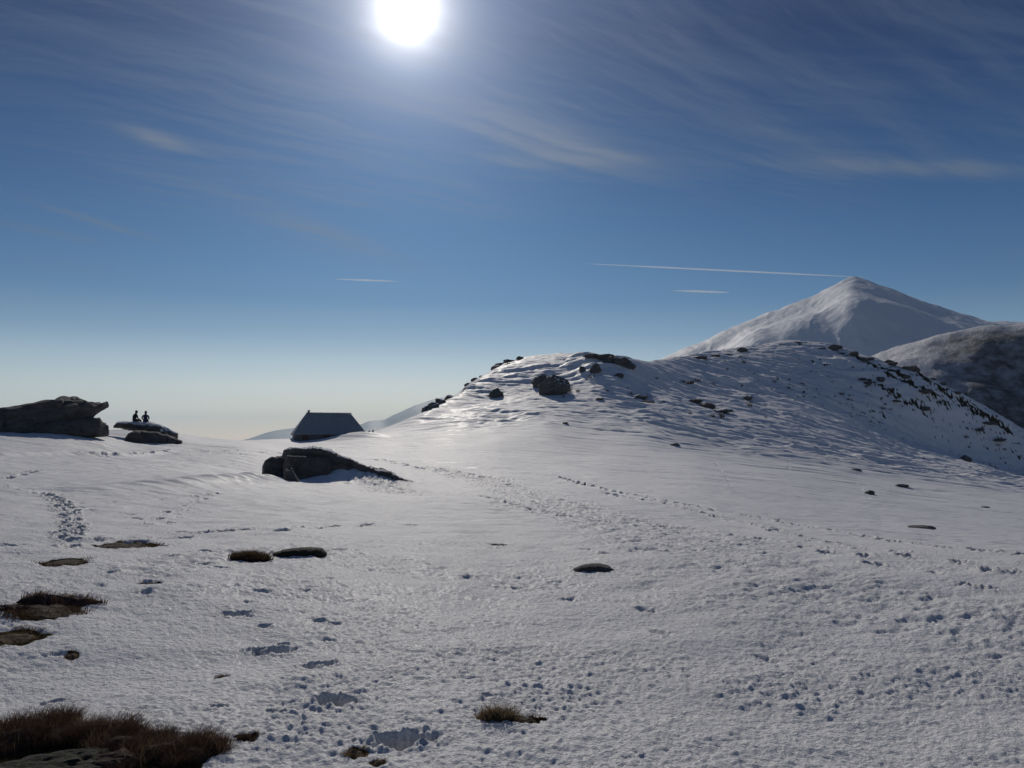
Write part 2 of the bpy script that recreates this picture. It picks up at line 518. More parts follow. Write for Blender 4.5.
def mathn(nt, op, a, b=None, clamp=False):
    n = N(nt, 'ShaderNodeMath', operation=op)
    n.use_clamp = clamp
    for i, v in enumerate((a, b)):
        if v is None: continue
        if isinstance(v, (int, float)): n.inputs[i].default_value = v
        else: L(nt, v, n.inputs[i])
    return n.outputs[0]

def mixc(nt, f, a, b):
    n = N(nt, 'ShaderNodeMix', data_type='RGBA')
    for sock, v in ((n.inputs[0], f), (n.inputs[6], a), (n.inputs[7], b)):
        if isinstance(v, tuple): sock.default_value = (*v, 1)
        elif isinstance(v, (int, float)): sock.default_value = v
        else: L(nt, v, sock)
    return n.outputs[2]

def mat_snow():
    m, nt, b = new_mat('snow')
    co = N(nt, 'ShaderNodeTexCoord').outputs['Object']
    n1 = noise_n(nt, .35, 4, .6, co)
    snow = mixc(nt, n1.outputs[0], (.74, .74, .745), (.87, .87, .87))
    at = N(nt, 'ShaderNodeAttribute', attribute_name='bare')
    nb = noise_n(nt, 9, 5, .7, co)
    f = mathn(nt, 'ADD', at.outputs['Fac'], mathn(nt, 'MULTIPLY', mathn(nt, 'SUBTRACT', nb.outputs[0], .5), .9))
    fac = ramp(nt, f, [(.42, 0), (.56, 1)])
    nc = noise_n(nt, 14, 5, .7, co)
    turf = ramp(nt, nc.outputs[0], [(.3, (.018, .016, .011)), (.5, (.045, .036, .020)), (.62, (.05, .052, .022)), (.78, (.11, .08, .045))])
    col = mixc(nt, fac.outputs[0], snow, turf.outputs[0])
    L(nt, col, b.inputs['Base Color'])
    b.inputs['Roughness'].default_value = .66
    L(nt, mathn(nt, 'SUBTRACT', .02, mathn(nt, 'MULTIPLY', fac.outputs[0], .02)), b.inputs['Coat Weight'])
    b.inputs['Coat Roughness'].default_value = .28
    L(nt, mathn(nt, 'SUBTRACT', .15, mathn(nt, 'MULTIPLY', fac.outputs[0], .15)), b.inputs['Specular IOR Level'])
    # crust: grain of ice crystals
    b1 = noise_n(nt, 38, 4, .7, co)
    b2 = noise_n(nt, 3.1, 4, .6, co)
    bp = N(nt, 'ShaderNodeBump'); bp.inputs['Distance'].default_value = .034; bp.inputs['Strength'].default_value = .9
    L(nt, b1.outputs[0], bp.inputs['Height'])
    bp2 = N(nt, 'ShaderNodeBump'); bp2.inputs['Distance'].default_value = .06; bp2.inputs['Strength'].default_value = .45
    L(nt, b2.outputs[0], bp2.inputs['Height']); L(nt, bp.outputs[0], bp2.inputs['Normal'])
    L(nt, bp2.outputs[0], b.inputs['Normal'])
    return m

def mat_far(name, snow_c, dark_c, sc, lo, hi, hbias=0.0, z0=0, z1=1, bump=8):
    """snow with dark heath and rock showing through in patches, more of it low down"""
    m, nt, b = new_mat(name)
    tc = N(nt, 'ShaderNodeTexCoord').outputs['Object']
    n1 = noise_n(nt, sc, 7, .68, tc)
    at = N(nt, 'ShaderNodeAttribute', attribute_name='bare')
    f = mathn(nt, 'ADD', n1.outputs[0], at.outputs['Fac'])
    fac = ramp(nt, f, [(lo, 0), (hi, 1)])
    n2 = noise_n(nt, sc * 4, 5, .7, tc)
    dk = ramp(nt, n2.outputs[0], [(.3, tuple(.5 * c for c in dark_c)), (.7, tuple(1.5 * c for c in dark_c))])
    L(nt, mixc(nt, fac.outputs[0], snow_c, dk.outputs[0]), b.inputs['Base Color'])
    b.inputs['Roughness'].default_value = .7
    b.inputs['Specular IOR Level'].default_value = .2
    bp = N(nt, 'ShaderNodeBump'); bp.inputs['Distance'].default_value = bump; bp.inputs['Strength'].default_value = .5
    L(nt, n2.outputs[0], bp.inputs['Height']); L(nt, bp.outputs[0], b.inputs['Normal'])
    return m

def mat_rock(name, dark, light, snowcap=0.0, sc=1.0, moss=None):
    m, nt, b = new_mat(name)
    co = N(nt, 'ShaderNodeTexCoord').outputs['Object']
    mp = N(nt, 'ShaderNodeMapping'); mp.inputs['Scale'].default_value = (1, 1, 2.4); L(nt, co, mp.inputs['Vector'])
    n1 = noise_n(nt, 1.3 * sc, 8, .68, mp.outputs[0], .4)
    c = ramp(nt, n1.outputs[0], [(.28, dark), (.5, tuple((a + b_) / 2 for a, b_ in zip(dark, light))), (.72, light)]).outputs[0]
    if moss:
        nm_ = noise_n(nt, 4 * sc, 6, .7, co)
        c = mixc(nt, ramp(nt, nm_.outputs[0], [(.45, 0), (.6, 1)]).outputs[0], c, moss)
    if snowcap:
        g = N(nt, 'ShaderNodeNewGeometry')
        sep = N(nt, 'ShaderNodeSeparateXYZ'); L(nt, g.outputs['Normal'], sep.inputs[0])
        n3 = noise_n(nt, 1.1 * sc, 5, .6, co)
        f = mathn(nt, 'ADD', sep.outputs[2], mathn(nt, 'MULTIPLY', mathn(nt, 'SUBTRACT', n3.outputs[0], .5), 1.3))
        c = mixc(nt, ramp(nt, f, [(snowcap, 0), (snowcap + .07, 1)]).outputs[0], c, (.8, .81, .84))
    L(nt, c, b.inputs['Base Color'])
    b.inputs['Roughness'].default_value = .85
    b.inputs['Specular IOR Level'].default_value = .25
    n4 = noise_n(nt, 5 * sc, 7, .7, mp.outputs[0])
    bp = N(nt, 'ShaderNodeBump'); bp.inputs['Distance'].default_value = .25 / sc; bp.inputs['Strength'].default_value = .7
    L(nt, n4.outputs[0], bp.inputs['Height']); L(nt, bp.outputs[0], b.inputs['Normal'])
    return m

def mat_simple(name, a, b_, sc=3, rough=.85, bump=.01, stretch=(1, 1, 1), spec=.3):
    m, nt, b = new_mat(name)
    co = N(nt, 'ShaderNodeTexCoord').outputs['Object']
    mp = N(nt, 'ShaderNodeMapping'); mp.inputs['Scale'].default_value = stretch; L(nt, co, mp.inputs['Vector'])
    n1 = noise_n(nt, sc, 5, .6, mp.outputs[0])
    L(nt, ramp(nt, n1.outputs[0], [(.3, a), (.7, b_)]).outputs[0], b.inputs['Base Color'])
    b.inputs['Roughness'].default_value = rough
    b.inputs['Specular IOR Level'].default_value = spec
    bp = N(nt, 'ShaderNodeBump'); bp.inputs['Distance'].default_value = bump; bp.inputs['Strength'].default_value = .6
    L(nt, n1.outputs[0], bp.inputs['Height']); L(nt, bp.outputs[0], b.inputs['Normal'])
    return m

def backlit(m, w=.45, col=(.30, .18, .09)):
    """thin blades let some of the sun through"""
    nt = m.node_tree
    b = [n for n in nt.nodes if n.type == 'BSDF_PRINCIPLED'][0]; out = [n for n in nt.nodes if n.type == 'OUTPUT_MATERIAL'][0]
    t = N(nt, 'ShaderNodeBsdfTranslucent'); t.inputs[0].default_value = (*col, 1)
    mx = N(nt, 'ShaderNodeMixShader'); mx.inputs[0].default_value = w
    L(nt, b.outputs[0], mx.inputs[1]); L(nt, t.outputs[0], mx.inputs[2]); L(nt, mx.outputs[0], out.inputs[0])
    return m
SNOW = mat_snow()
ROCK = mat_rock('lichen_rock', (.05, .048, .047), (.17, .158, .15))
ROCK_CAP = mat_rock('snow_dusted_rock', (.05, .048, .047), (.18, .168, .16), .8)
ROCK_CAP2 = mat_rock('snowy_rock', (.05, .048, .047), (.17, .16, .15), .38)
ROCK_MOSS = mat_rock('mossy_rock', (.015, .014, .012), (.06, .055, .04), 0, 5, (.03, .036, .016))
GRASS = backlit(mat_simple('dry_grass', (.07, .05, .03), (.22, .16, .10), 9, .9, .002), .32, (.26, .19, .11))
GRASS_D = backlit(mat_simple('dark_grass', (.032, .024, .016), (.11, .08, .05), 9, .9, .002), .25, (.16, .10, .06))
HEATHER = backlit(mat_simple('heather', (.035, .022, .018), (.12, .075, .058), 14, .9, .002), .25, (.15, .085, .06))
TURF = mat_simple('turf', (.018, .015, .010), (.055, .052, .024), 14, .95, .02)

# ------------------------------------------------------------------ snow ground
nr, na = R2.shape
V = np.stack([X2.ravel(), Y2.ravel(), Z2.ravel()], 1)
ii, jj = np.meshgrid(np.arange(nr - 1), np.arange(na - 1), indexing='ij')
a_ = ii * na + jj
Q = np.stack([a_, a_ + 1, a_ + na + 1, a_ + na], -1).reshape(-1, 4)[:, ::-1]
snow = fast_mesh('snow_ground', V, Q, SNOW)
at = snow.data.attributes.new('bare', 'FLOAT', 'POINT')
at.data.foreach_set('value', BARE.astype(np.float32).ravel())
tag(snow, kind='structure')

# ------------------------------------------------------------------ distant relief
def relief(name, lines, px0, px1, nA, nR, mat, amp, sc, seed, barefn=None, ridge=False):
    a0 = ray(px0, 400)[0]; a1 = ray(px1, 400)[0]
    T = Terrain(lines)
    az = np.linspace(a0, a1, nA)
    r0 = lines[0][0].min(); r1 = lines[-1][0].max()
    r = np.exp(np.linspace(math.log(r0), math.log(r1), nR))
    A, Rr = np.meshgrid(az, r)
    X, Y = tocart(A, Rr)
    n = fbm(X / sc, Y / sc, 6, seed, .5)
    if ridge: n = n * .6 - np.abs(fbm(X / (sc * .8), Y / (sc * 1.6), 4, seed + 5)) * 1.1 + .3
    Z = T(A, Rr) + amp * n
    V = np.stack([X.ravel(), Y.ravel(), Z.ravel()], 1)
    ii, jj = np.meshgrid(np.arange(nR - 1), np.arange(nA - 1), indexing='ij')
    a_ = ii * nA + jj
    Q = np.stack([a_, a_ + 1, a_ + nA + 1, a_ + nA], -1).reshape(-1, 4)[:, ::-1]
    o = fast_mesh(name, V, Q, mat)
    b = np.zeros_like(Z) if barefn is None else barefn(A, Rr, X, Y, Z)
    at = o.data.attributes.new('bare', 'FLOAT', 'POINT')
    at.data.foreach_set('value', b.astype(np.float32).ravel())
    tag(o, kind='structure')
    return o

HILL = mat_far('heath_hill', (.66, .66, .68), (.05, .045, .042), .11, .47, .92, bump=2.5)
PEAK = mat_far('snow_peak', (.72, .74, .78), (.06, .055, .055), .006, .60, .84, bump=9)
BLUE = mat_far('hazed_forest', (.13, .18, .23), (.05, .07, .09), .0012, .4, .8, bump=20)  # forest tone with the blue of the distant haze mixed into the colour

# heath-covered hill behind the right hand crest
h_crest = make_line(cst({760: 420, 820: 385, 860: 362, 880: 352.5, 905: 343.5, 950: 333, 985: 326, 1024: 323, 1124: 318, 1300: 330}, 650), 3)
h_sh = make_line(cst({760: 430, 820: 395, 860: 371, 880: 362, 905: 353, 950: 345, 985: 338, 1024: 335, 1124: 330, 1300: 345}, 615), 3)
h_mid = make_line({760: (450, 520), 820: (430, 520), 860: (402, 530), 880: (394, 535), 905: (386, 545), 950: (384, 560), 985: (382, 568), 1024: (388, 572), 1124: (395, 572), 1300: (400, 572)}, 3)
def hb(A, Rr, X, Y, Z):
    return .34 * smooth01(A, ray(900, 370)[0], ray(985, 370)[0]) * (1 - smooth01(Rr, 618, 640)) + .12 * (1 - smooth01(Rr, 480, 560)) - .05
relief('heath_hill', [const(380, -70), h_mid, h_sh, h_crest, (h_crest[0] * 1.1, h_crest[1] - 15), const(1100, -150)],
       740, 1300, 420, 260, HILL, 3.2, 60, 401, hb)

# the white peak
p_crest = make_line(cst({540: 425, 600: 392, 640: 370, 665: 357, 700: 343, 740: 325, 780: 308.5, 810: 296, 832: 285, 843: 279.5, 855: 276.5, 866: 280.5, 880: 286, 910: 297, 950: 312, 985: 321, 1024: 323, 1100: 335, 1300: 370}, 3000), 1)
p_mid = make_line(cst({540: 445, 600: 425, 640: 408, 690: 377, 715: 358, 749: 333, 790: 318, 820: 313, 840: 303, 852: 295, 861: 296, 880: 301, 910: 312, 950: 325, 1000: 338, 1100: 350, 1300: 380}, 2600), 4)
p_gul = make_line(cst({540: 440, 600: 412, 640: 392, 690: 360, 715: 350, 749: 333, 790: 320, 820: 308, 840: 294, 852: 287, 861: 289, 880: 294, 910: 305, 950: 319, 1000: 332, 1100: 345, 1300: 375}, 2760), 2)
p_low = make_line(cst({540: 450, 640: 440, 715: 418, 790: 400, 850: 396, 900: 396, 1000: 400, 1100: 400, 1300: 420}, 2150), 10)
def pb(A, Rr, X, Y, Z):
    return -.06 + .1 * smooth01(A, ray(950, 370)[0], ray(1024, 370)[0])
relief('snow_peak', [const(1200, -260), p_low, p_mid, p_gul, p_crest, (p_crest[0] * 1.15, p_crest[1] - 130), const(4500, -480)],
       520, 1320, 760, 620, PEAK, 9, 200, 431, pb, True)

# blue ridges far off in the haze
b_crest = make_line(cst({205: 448, 230: 444, 250: 438, 275: 431, 300: 427.5, 325: 429, 340: 431, 356: 427, 370: 421, 384: 421, 398: 413, 415: 404, 432: 399, 445: 396, 480: 390, 600: 390, 700: 396, 900: 425}, 16000), 2)
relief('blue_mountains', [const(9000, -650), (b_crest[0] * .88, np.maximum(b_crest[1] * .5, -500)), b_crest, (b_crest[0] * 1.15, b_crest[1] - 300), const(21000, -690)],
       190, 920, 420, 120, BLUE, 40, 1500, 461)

# ------------------------------------------------------------------ rocks
def fr(v, sc, seed):
    return mnoise.fractal(Vector(v) * sc + Vector((seed * 3.1, seed * 1.7, -seed)), 1.0, 2.1, 5)

def outline_rock(name, top, bot, r, depth, mat, label, cat, seed, group=None, rough=.16, nx=90, nc=28, flat=2.6, lean=0.0, parent=None, jag=.45):
    """a solid rock whose front outline is given in pixels at distance r; it is `depth` metres thick"""
    xs0, xs1 = top[0][0], top[-1][0]
    cx = (xs0 + xs1) / 2
    a, _ = ray(cx, top[0][1])
    m_px = r / math.hypot(cx - 512, F)
    base_py = max(p[1] for p in bot)
    _, s = ray(cx, base_py)
    ox, oy, oz = r * math.sin(a), r * math.cos(a), EYE + s * r
    k = m_px * math.sqrt((cx - 512) ** 2 + F * F) / F if False else m_px
    tx = np.array([p[0] for p in top]); ty = np.array([p[1] for p in top])
    bx = np.array([p[0] for p in bot]); by = np.array([p[1] for p in bot])
    verts, faces = [], []
    ca = math.cos(a)
    for i in range(nx):
        t = .5 - .5 * math.cos(math.pi * (i + .5) / nx) if i not in (0, nx - 1) else (0 if i == 0 else 1)
        px = xs0 + (xs1 - xs0) * t
        jg = jag * (mnoise.noise(Vector((px * .45, seed, 0))) + .7 * mnoise.noise(Vector((px * .16, seed, 4)))) * min(1, 6 * t, 6 * (1 - t)) * min(1, (xs1 - xs0) / 60)
        zt = (base_py - np.interp(px, tx, ty) + jg) * k; zb = (base_py - np.interp(px, bx, by)) * k
        X = (px - cx) * k / ca * ca
        hz = max((zt - zb) / 2, .004); cz = (zt + zb) / 2
        e = min(1, math.sqrt(max(0, 1 - (2 * t - 1) ** 4)) + .15)
        d = depth / 2 * e * (.35 + .65 * min(1, hz / (0.35 * depth + 1e-6)))
        for j in range(nc):
            th = 2 * math.pi * j / nc
            c, s2 = math.cos(th), math.sin(th)
            yy = math.copysign(abs(c) ** (2 / flat), c) * d
            zz = math.copysign(abs(s2) ** (2 / flat), s2) * hz + cz
            verts.append(Vector((X, yy + lean * (zz), zz)))
    for i in range(nx - 1):
        for j in range(nc):
            p = i * nc + j; q = i * nc + (j + 1) % nc
            faces.append((p, q, q + nc, p + nc))
    faces.append(tuple(range(nc))[::-1]); faces.append(tuple((nx - 1) * nc + j for j in range(nc)))
    H = max(v.z for v in verts)
    out = []
    for v in verts:
        n = fr(v, 1.1 / (H + .3), seed); n2 = fr(v, 3.5 / (H + .3), seed + 5)
        st = abs(math.sin(v.z * 6.0 / (H + .2) + 2 * n)) - .5
        vd = mnoise.voronoi(Vector((v.x * 1.0, v.y * 1.6, v.z * 2.2)) * (1.5 / (H + .3)) + Vector((seed, 0, 0)))[0]
        cell = mnoise.cell(Vector((v.x, v.y * 1.3, v.z * 1.8)) * (2.2 / (H + .3)) + Vector((n * .5, seed, 0)))
        q = rough * (.5 * n + .3 * n2 + .12 * st + .9 * min(.35, vd[1] - vd[0]) + .35 * cell - .3) * (H + .2) * .55
        if 0 < v.z: v.z += .03 * n2 * H * rough * 2
        ctr = Vector((v.x, 0, v.z))
        dirv = Vector((0, v.y, (v.z - H * .5) * .12))
        if dirv.length > 1e-5: dirv.normalize()
        out.append(v + dirv * q + Vector((.25 * q, 0, 0)))
    o = mesh_obj(name, out, faces, mat, parent, False, (ox, oy, oz), -a)
    if label: tag(o, label, cat, group)
    return o

_ico = {}
def ico(sub):
    if sub in _ico: return _ico[sub]
    import bmesh
    bm = bmesh.new(); bmesh.ops.create_icosphere(bm, subdivisions=sub, radius=1)
    vs = [v.co.copy() for v in bm.verts]; fs = [tuple(v.index for v in f.verts) for f in bm.faces]
    bm.free(); _ico[sub] = (vs, fs)
    return _ico[sub]

def boulder(name, loc, size, rz, mat, label, cat, seed, group=None, sub=4, sink=.25, cuts=11, parent=None):
    rd = random.Random(seed)
    vs, fs = ico(sub)
    planes = []
    for _ in range(cuts):
        n = Vector((rd.gauss(0, 1), rd.gauss(0, 1), rd.gauss(0, .8))).normalized()
        planes.append((n, rd.uniform(.55, .85)))
    out = []
    for v in vs:
        p = v * (1 + .18 * fr(v, 1.2, seed))
        for n, d in planes:
            e = p.dot(n) - d
            if e > 0: p = p - n * e * .92
        p = p * (1 + .10 * fr(v, 4.5, seed + 3) + .10 * fr(v, 2.2, seed + 9))
        out.append(Vector((p.x * size[0], p.y * size[1], p.z * size[2])))
    o = mesh_obj(name, out, fs, mat, parent, False, (loc[0], loc[1], loc[2] + size[2] * (1 - 2 * sink) * .75), rz)
    if label: tag(o, label, cat, group)
    return o

outline_rock('boulder', [(-75, 424), (-40, 416), (-10, 411), (0, 409), (20, 403.5), (40, 399.5), (55, 397.6), (72, 396.8), (79, 399.5), (88, 400.5), (95, 401.5), (98, 404)],
             [(-75, 438), (60, 438), (74, 434), (81, 424), (85, 414), (90, 410.5), (94, 408), (98, 405)], 77, 5.5, ROCK,
             'huge dark overhanging boulder with a beak-like tip at the left edge', 'boulder', 3, rough=.3, flat=3.2)
outline_rock('boulder', [(40, 424), (60, 422), (76, 419.5), (86, 418), (96, 418), (100, 422), (104, 425.5), (105.5, 430)],
             [(40, 438), (80, 438), (104, 437), (105.5, 434)], 75.0, 2.8, ROCK,
             'low blocky rock under the beak of the huge overhanging boulder', 'rock', 8, rough=.3, flat=3.2)
# rocks under the two sitters
outline_rock('rock_slab', [(117, 426), (120, 422.6), (128, 421.6), (150, 422.2), (158, 424), (168, 429), (176, 433)],
             [(117, 428), (125, 428.5), (140, 432), (160, 438), (176, 442)], 85, 3.4, ROCK_CAP2,
             'snow-crusted rock slab that the two people sit on', 'rock slab', 12, rough=.15, flat=3)
outline_rock('rock', [(128, 438), (131, 433), (137, 430.8), (150, 431.5), (160, 432.5), (172, 437), (180, 441)],
             [(128, 448), (150, 449), (172, 449), (180, 447)], 81.5, 2.6, ROCK,
             'dark rounded rock just below the slab with the two people', 'rock', 15, rough=.25)
# the outcrop in the middle
_top = [(285, 456), (287, 449), (290, 447.6), (297, 447.8), (322, 448.6), (332, 451), (342, 455.5), (352, 458.6), (357, 461.5), (366, 466), (377, 470), (382, 469.6), (390, 472.5), (405, 480), (421, 486)]
_oc = outline_rock('rock_outcrop', _top, [(285, 459), (292, 461), (322, 463), (340, 466), (352, 468), (366, 473), (380, 477.5), (390, 480.5), (405, 485), (421, 488)], 54.6, 4.2, ROCK_CAP,
             'long dark rock outcrop in front of the hut, sloping to a thin tail', 'rock outcrop', 21, rough=.22, nx=170, flat=5, jag=.9)
for _n, _t, _b, _r, _d, _sd in [('block', [(285, 462), (288, 455), (310, 456), (326, 458), (332, 463)], [(285, 478), (300, 484), (326, 484), (332, 482)], 53.6, 2.4, 61),
                              ('block', [(322, 466), (330, 461), (342, 463), (350, 468)], [(322, 482), (336, 484), (350, 482)], 54.0, 1.6, 66),
                              ('block', [(376, 474), (380, 470.5), (390, 472), (400, 478)], [(376, 484), (390, 487), (400, 487)], 54.2, 1.2, 69)]:
    _q = outline_rock(_n, _t, _b, _r, _d, ROCK, None, None, _sd, rough=.3, nx=60, flat=5, jag=1.0)
    _m = _q.rotation_euler.to_matrix().to_4x4(); _m.translation = _q.location
    _p = _oc.rotation_euler.to_matrix().to_4x4(); _p.translation = _oc.location
    _q.parent = _oc
    _l = _p.inverted() @ _m
    _q.location = _l.to_translation(); _q.rotation_euler = _l.to_euler()
outline_rock('rock', [(263, 468), (266, 460), (271, 457), (285, 456), (296, 457), (300, 462)],
             [(263, 480), (280, 482), (300, 482)], 55.8, 1.8, ROCK,
             'squat dark block at the left end of the long outcrop', 'rock', 27, rough=.25, flat=3.2)
outline_rock('rock', [(284, 474), (286, 468), (292, 469), (296, 476), (299, 484), (301, 490)],
             [(284, 482), (288, 494), (293, 497), (301, 496)], 50.0, 1.1, ROCK,
             'narrow dark rock foot at the front left corner of the long outcrop', 'rock', 31, rough=.25)

# knoll boulders
def at_ground(px, py):
    x, y, z, a, r = spot(px, py)
    return x, y, z, a, r
def pxb(name, px, py, wpx, hpx, mat, label, cat='rock', group=None, seed=0, depth=None, sub=4, sink=.25, rot=None, cuts=11):
    x, y, z, a, r = at_ground(px, py)
    mpp = r / F
    w = wpx * mpp / 2 / .80; h = hpx * mpp / 2 / .62
    d = (depth if depth else w * 2) / 2
    return boulder(name, (x, y, z), (w, d, h), -a + (rot if rot is not None else 0), mat, label, cat, seed, group, sub, sink, cuts)

pxb('boulder', 555, 394.5, 30, 17, ROCK_CAP, 'largest boulder on the face of the snowy knoll, casting a long shadow', 'boulder', seed=41, rot=.2)
pxb('boulder', 544, 386, 18, 11, ROCK_CAP, 'rounded rock leaning on the upper left of the largest knoll boulder', 'boulder', seed=46)
pxb('rock', 497, 397, 13, 8, ROCK, 'small dark rock on the knoll face left of the largest boulder', 'rock', seed=51)
pxb('rock', 596, 372, 10, 7, ROCK_CAP, 'small rounded rock below the dark crown of the knoll', 'rock', seed=52)
pxb('rock', 583, 371, 6, 5, ROCK_CAP, 'smaller rock left of the small rounded rock under the knoll crown', 'rock', seed=53)
pxb('rock', 520, 358.5, 8, 2.4, ROCK, 'lone flat rock on the snow just left of the knoll top', 'rock', seed=56)
pxb('rock', 620, 376, 8, 4, ROCK, 'small dark rock poking from the shaded dip right of the knoll crown', 'rock', seed=57)
# dark crown of the knoll
for k, (px, py, w, h) in enumerate([(594, 356.5, 14, 5), (604, 357.5, 16, 7), (613, 361, 15, 8), (622, 364, 14, 8), (629, 367, 11, 6)]):
    pxb('crag', px, py + 1, w * 1.15, h * .75, ROCK, 'dark crag in the row that crowns the snowy knoll', 'crag', 'crags crowning the knoll', 60 + k, sink=.3)
# rocky left skyline of the knoll
for k, (px, py, w, h) in enumerate([(427, 411, 9, 7), (433, 407, 11, 7), (440, 403, 12, 7), (449, 399, 10, 5), (470, 387, 9, 5), (476, 383, 8, 4), (483, 378, 6, 3),
                                    (496, 371, 8, 6), (503, 367, 12, 6), (511, 363, 14, 5), (521, 360, 14, 3.5), (531, 358, 10, 2.5)]):
    a, _ = ray(px, py)
    r = float(np.interp(a, AZT, CRESTR)) - 1.5
    x, y = r * math.sin(a), r * math.cos(a)
    mpp = r / F
    boulder('rock', (x, y, gz(x, y) - .2), (w * mpp / 1.5, w * mpp / 1.5, h * mpp / 1.3), -a, ROCK_CAP, 'rock among the row that edges the left skyline of the knoll', 'rock', 80 + k,
            'rocks along the left skyline of the knoll', 3, .3)
# crags down the right hand crest
rdc = random.Random(19)
cr = [(821, 348, 8, 3), (836, 349, 12, 8), (845, 352, 10, 5), (856, 356, 15, 7), (864, 361, 14, 8), (872, 358, 9, 4), (876, 368, 16, 7), (886, 357, 10, 4), (891, 364, 12, 6), (884, 378, 14, 7),
      (898, 384, 16, 8), (907, 377, 10, 5), (912, 365, 14, 6), (918, 369, 12, 6), (911, 390, 15, 7), (925, 396, 14, 6), (871, 384, 8, 3), (897, 402, 9, 4), (935, 404, 12, 5), (861, 375, 10, 4), (905, 355, 6, 4),
      (922, 408, 9, 4), (948, 412, 9, 4), (930, 377, 9, 4), (941, 385, 9, 4), (955, 392, 9, 4), (968, 400, 8, 4), (980, 430, 10, 4), (1000, 440, 10, 4), (990, 424, 10, 4)]
for k, (px, py, w, h) in enumerate(cr):
    kw, kh = rdc.uniform(.4, 1.1), rdc.uniform(.35, .75)
    if k % 4 == 2: continue
    pxb('crag', px + rdc.uniform(-4, 4), py + 1 + rdc.uniform(-2, 2), w * kw, h * kh, ROCK, 'dark crag among the broken rocks down the right hand crest', 'crag', 'crags down the right hand crest', 120 + k, rot=rdc.uniform(-.8, .8), cuts=7, sub=4, sink=.3)
for k, (px, py, w, h) in enumerate([(700, 357.5, 14, 3), (742, 351, 10, 4), (716, 356, 8, 2), (797, 343, 7, 2)]):
    pxb('rock', px, py + .5, w, h, ROCK, ['flat dark rock on the saddle skyline left of the white peak foot', 'low dark rock on the saddle skyline under the white peak spur',
        'thin flat stone between the two darker rocks on the saddle skyline', 'thin flat stone on the skyline just left of the right hand summit'][k], 'rock', None, 160 + k, sub=3)
# rocks scattered in the snow of the slopes
lone = [(640, 398, 14, 5, 'dark rock under the shaded dip right of the knoll boulders'),
        (648, 401, 11, 4, 'smaller rock touching the dark rock below the knoll dip'),
        (697, 403, 12, 5, 'left rock of the dark string across the middle of the slope'),
        (708, 407, 13, 5, 'middle rock of the dark string across the middle of the slope'),
        (722, 412, 15, 5, 'right rock of the dark string across the middle of the slope'),
        (675, 445, 9, 3, 'dark stone on the lower slope at the end of a long shadow'),
        (622, 418, 8, 2.6, 'thin stone on the slope right of the boulder shadow'),
        (565, 424, 6, 2, 'tiny stone on the snow just below the boulder shadow tip'),
        (966, 461, 7, 6.5, 'pointed dark stone standing alone on the far right slope'),
        (922, 530, 20, 4.5, 'flat dark stone with a drift tail on the lower right slope'),
        (902, 487, 11, 3, 'upper of the two low stones on the right slope'),
        (870, 494, 8, 4, 'dark stone beside the short track on the right slope'),
        (748, 398, 10, 4, 'small rock high on the slope right of the dark string'),
        (600, 400, 7, 2.5, 'small stone in the shade right of the largest knoll boulder'),
        (585, 485, 2.2, 3.5, 'tiny dark stone standing alone on the flat snow right of the trodden path'),
        (857, 472, 9, 2.5, 'low stone half buried left on the right slope'),
        (985, 508, 6, 2, 'tiny stone on smooth snow near the right edge')]
for k, (px, py, w, h, lb) in enumerate(lone):
    pxb('rock', px, py, w, h * .75, ROCK_CAP if k % 2 == 0 else ROCK, lb, 'rock', None, 200 + k, sub=3)
# two low mounds of bare ground showing through the foreground snow
_r = hit(595, 570)[1]
outline_rock('stone', [(574, 569), (581, 566), (590, 564), (600, 563.6), (608, 565.5), (614, 570)], [(574, 571), (614, 574)], _r, .45, ROCK,
             'smooth curved brown stone just breaking the snow in the centre foreground', 'stone', 240, rough=.12, flat=2.2)
_r = hit(301, 554)[1]
outline_rock('stone', [(274, 552.5), (284, 549.5), (292, 548.2), (306, 547.6), (320, 549), (326, 554)], [(274, 556), (326, 558)], _r, .5, ROCK_MOSS,
             'flat mossy stone right of the bristly grass tussock', 'stone', 244, rough=.14, flat=2.4)

